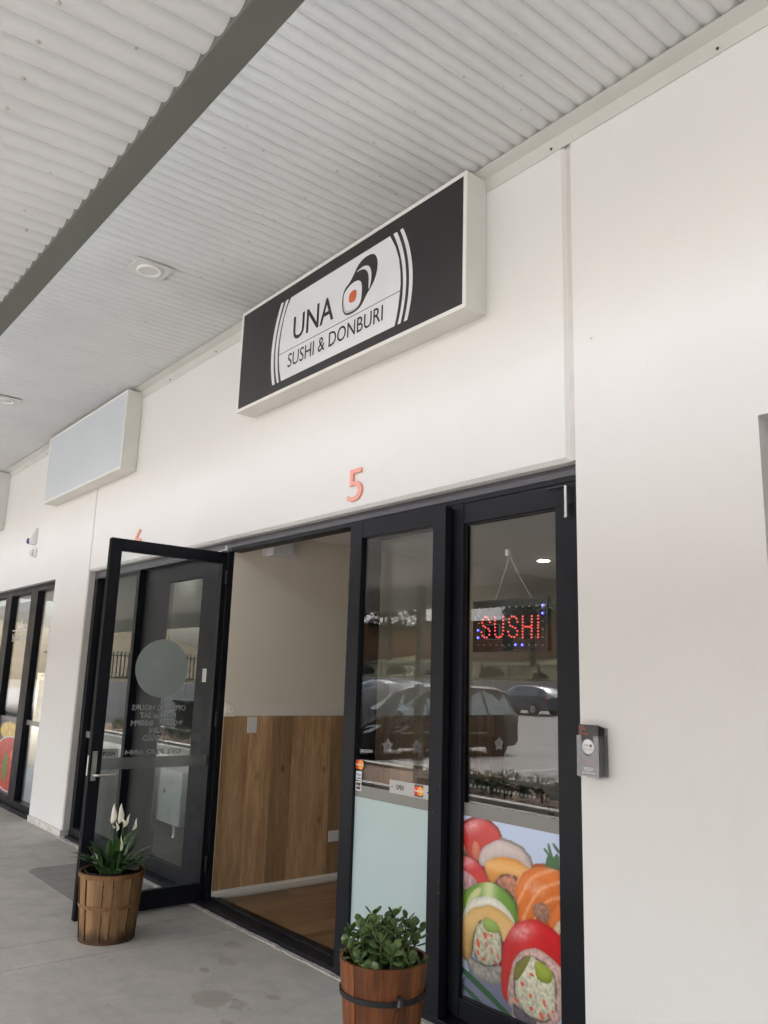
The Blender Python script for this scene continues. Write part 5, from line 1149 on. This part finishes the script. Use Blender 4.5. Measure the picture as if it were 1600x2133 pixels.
# lamps, mirror, windscreen of the van
MB().add([(.98, .60, 1.555), (.98, -.60, 1.555), (1.60, -.72, 1.13), (1.60, .72, 1.13), (.96, .6, 1.53), (.96, -.6, 1.53), (1.58, -.72, 1.10), (1.58, .72, 1.10)], [(0, 1, 2, 3), (4, 7, 6, 5), (0, 4, 5, 1), (1, 5, 6, 2), (2, 6, 7, 3), (3, 7, 4, 0)]).build('windscreen', M_carglass, vn)
for sd_ in (1, -1):
    MB().prism([(1.62, .80), (1.95, .78), (2.2, .66), (2.16, .58), (1.9, .64), (1.68, .74)], lambda u, v, ww: (u, sd_*(.885-(max(0, u-1.6)**2)*.35+ww), v), -.03, .012).build('headlight', M_lampg, vn)
    MB().lathe([(.02, 0), (.10, .02), (.12, .07), (.06, .1)], (1.05, sd_*.97, 1.0), 14, 'x').build('wing_mirror', M_trim, vn, smooth=True)
    MB().box(-2.22, -2.1, sd_*.80-.06, sd_*.80+.06, .78, 1.0).build('tail_light', M_tail, vn)
    MB().box(-1.0, 1.0, sd_*.902-.006, sd_*.902+.006, .58, .61).build('side_moulding', M_plate, vn)
MB().box(2.0, 2.36, -.6, .6, .34, .52).build('front_bumper', M_trim, vn, bevel=.03); MB().box(-2.32, -2.1, -.78, .78, .32, .58).build('rear_bumper', M_trim, vn, bevel=.04)
carp = [(-2.1, .35, .85, .90, .74, .62), (-2.0, .25, .92, 1.0, .82, .62), (-1.7, .22, .93, 1.30, .85, .60), (-1.0, .22, .92, 1.44, .86, .60), (-.1, .22, .9, 1.46, .86, .60), (.5, .22, .88, 1.30, .86, .60), (1.05, .22, .86, .96, .855, .66), (1.7, .24, .76, .82, .83, .62), (2.05, .3, .6, .64, .74, .5)]
cgl = ((-1.55, -.75, -1.35, -.7), (-.68, .1, -.64, .1), (.16, .85, .18, .5))
for x, y, rz, pc, lab_ in ((-28.6, -30, R(180), (.06, .09, .15, 1), 'blue hatchback with red tail light parked by the block wall, mirrored in the glass'), (-23.8, -20.5, R(90), (.62, .62, .62, 1), 'white car behind the van, its roof showing in the glass'), (-18.7, -11.5, R(90), (.05, .07, .10, 1), 'dark blue car parked beyond the van, mirrored in the folded door'), (-40, -32.5, R(0), (.5, .5, .5, 1), 'silver car by the far block wall')):
    c_, P = car(x, y, rz, pm('car_paint', pc, .22, .08, 2, coat=.6), carp, 1.74, lab_, ((-1.28, .30), (1.28, .30)), cgl, z=cz(y))
    MB().add([(.54, .55, 1.28), (.54, -.55, 1.28), (1.05, -.66, .985), (1.05, .66, .985), (.52, .55, 1.25), (.52, -.55, 1.25), (1.03, -.66, .95), (1.03, .66, .95)], [(0, 1, 2, 3), (4, 7, 6, 5), (0, 4, 5, 1), (1, 5, 6, 2), (2, 6, 7, 3), (3, 7, 4, 0)]).build('windscreen', M_carglass, c_)
    for sd_ in (1, -1):
        MB().box(-2.06, -1.9, sd_*.74-.09, sd_*.74+.09, .72, .90).build('tail_light', M_tail, c_); MB().box(1.85, 2.03, sd_*.66-.1, sd_*.66+.1, .58, .70).build('headlight', M_lampg, c_)
# feather flag and wheelie bin seen in the left hand glass
ff_ = root('feather_flag', (-24.6, -5.6, 0), 'tall red feather flag mirrored in the far left window', 'flag')
MB().tube([(-24.6, -5.6, 0), (-24.6, -5.6, 2.2), (-24.6, -5.75, 2.5), (-24.6, -6.0, 2.55)], .015, 6).build('pole', M_plate, ff_)
MB().prism([(-5.61, .7), (-6.05, .75), (-6.12, 1.6), (-6.08, 2.3), (-5.98, 2.53), (-5.75, 2.48), (-5.62, 2.2)], lambda u, v, w_: (w_, u, v), -24.605, -24.595).build('banner', pm('red_fabric', (.5, .03, .04, 1), .8), ff_)
bn = root('wheelie_bin', (-21.5, -7.6, -.3), 'dark wheelie bin at the end of the garden bed, mirrored in the neighbouring glass', 'bin')
MB().add([(-21.7, -7.85, .05-.3), (-21.3, -7.85, .05-.3), (-21.3, -7.4, .05-.3), (-21.7, -7.4, .05-.3), (-21.78, -7.95, .72), (-21.22, -7.95, .72), (-21.22, -7.35, .72), (-21.78, -7.35, .72)], [(0, 1, 2, 3), (4, 7, 6, 5), (0, 4, 5, 1), (1, 5, 6, 2), (2, 6, 7, 3), (3, 7, 4, 0)]).build('body', M_frame, bn, bevel=.02)
MB().box(-21.82, -21.18, -8.0, -7.3, .725, .79).build('lid', M_frame, bn, bevel=.02)
for x in (-21.75, -21.25): MB().lathe([(.1, x-.03), (.1, x+.03)], (0, -7.9, -.2), 16, 'x').build('wheel', M_tyre, bn)
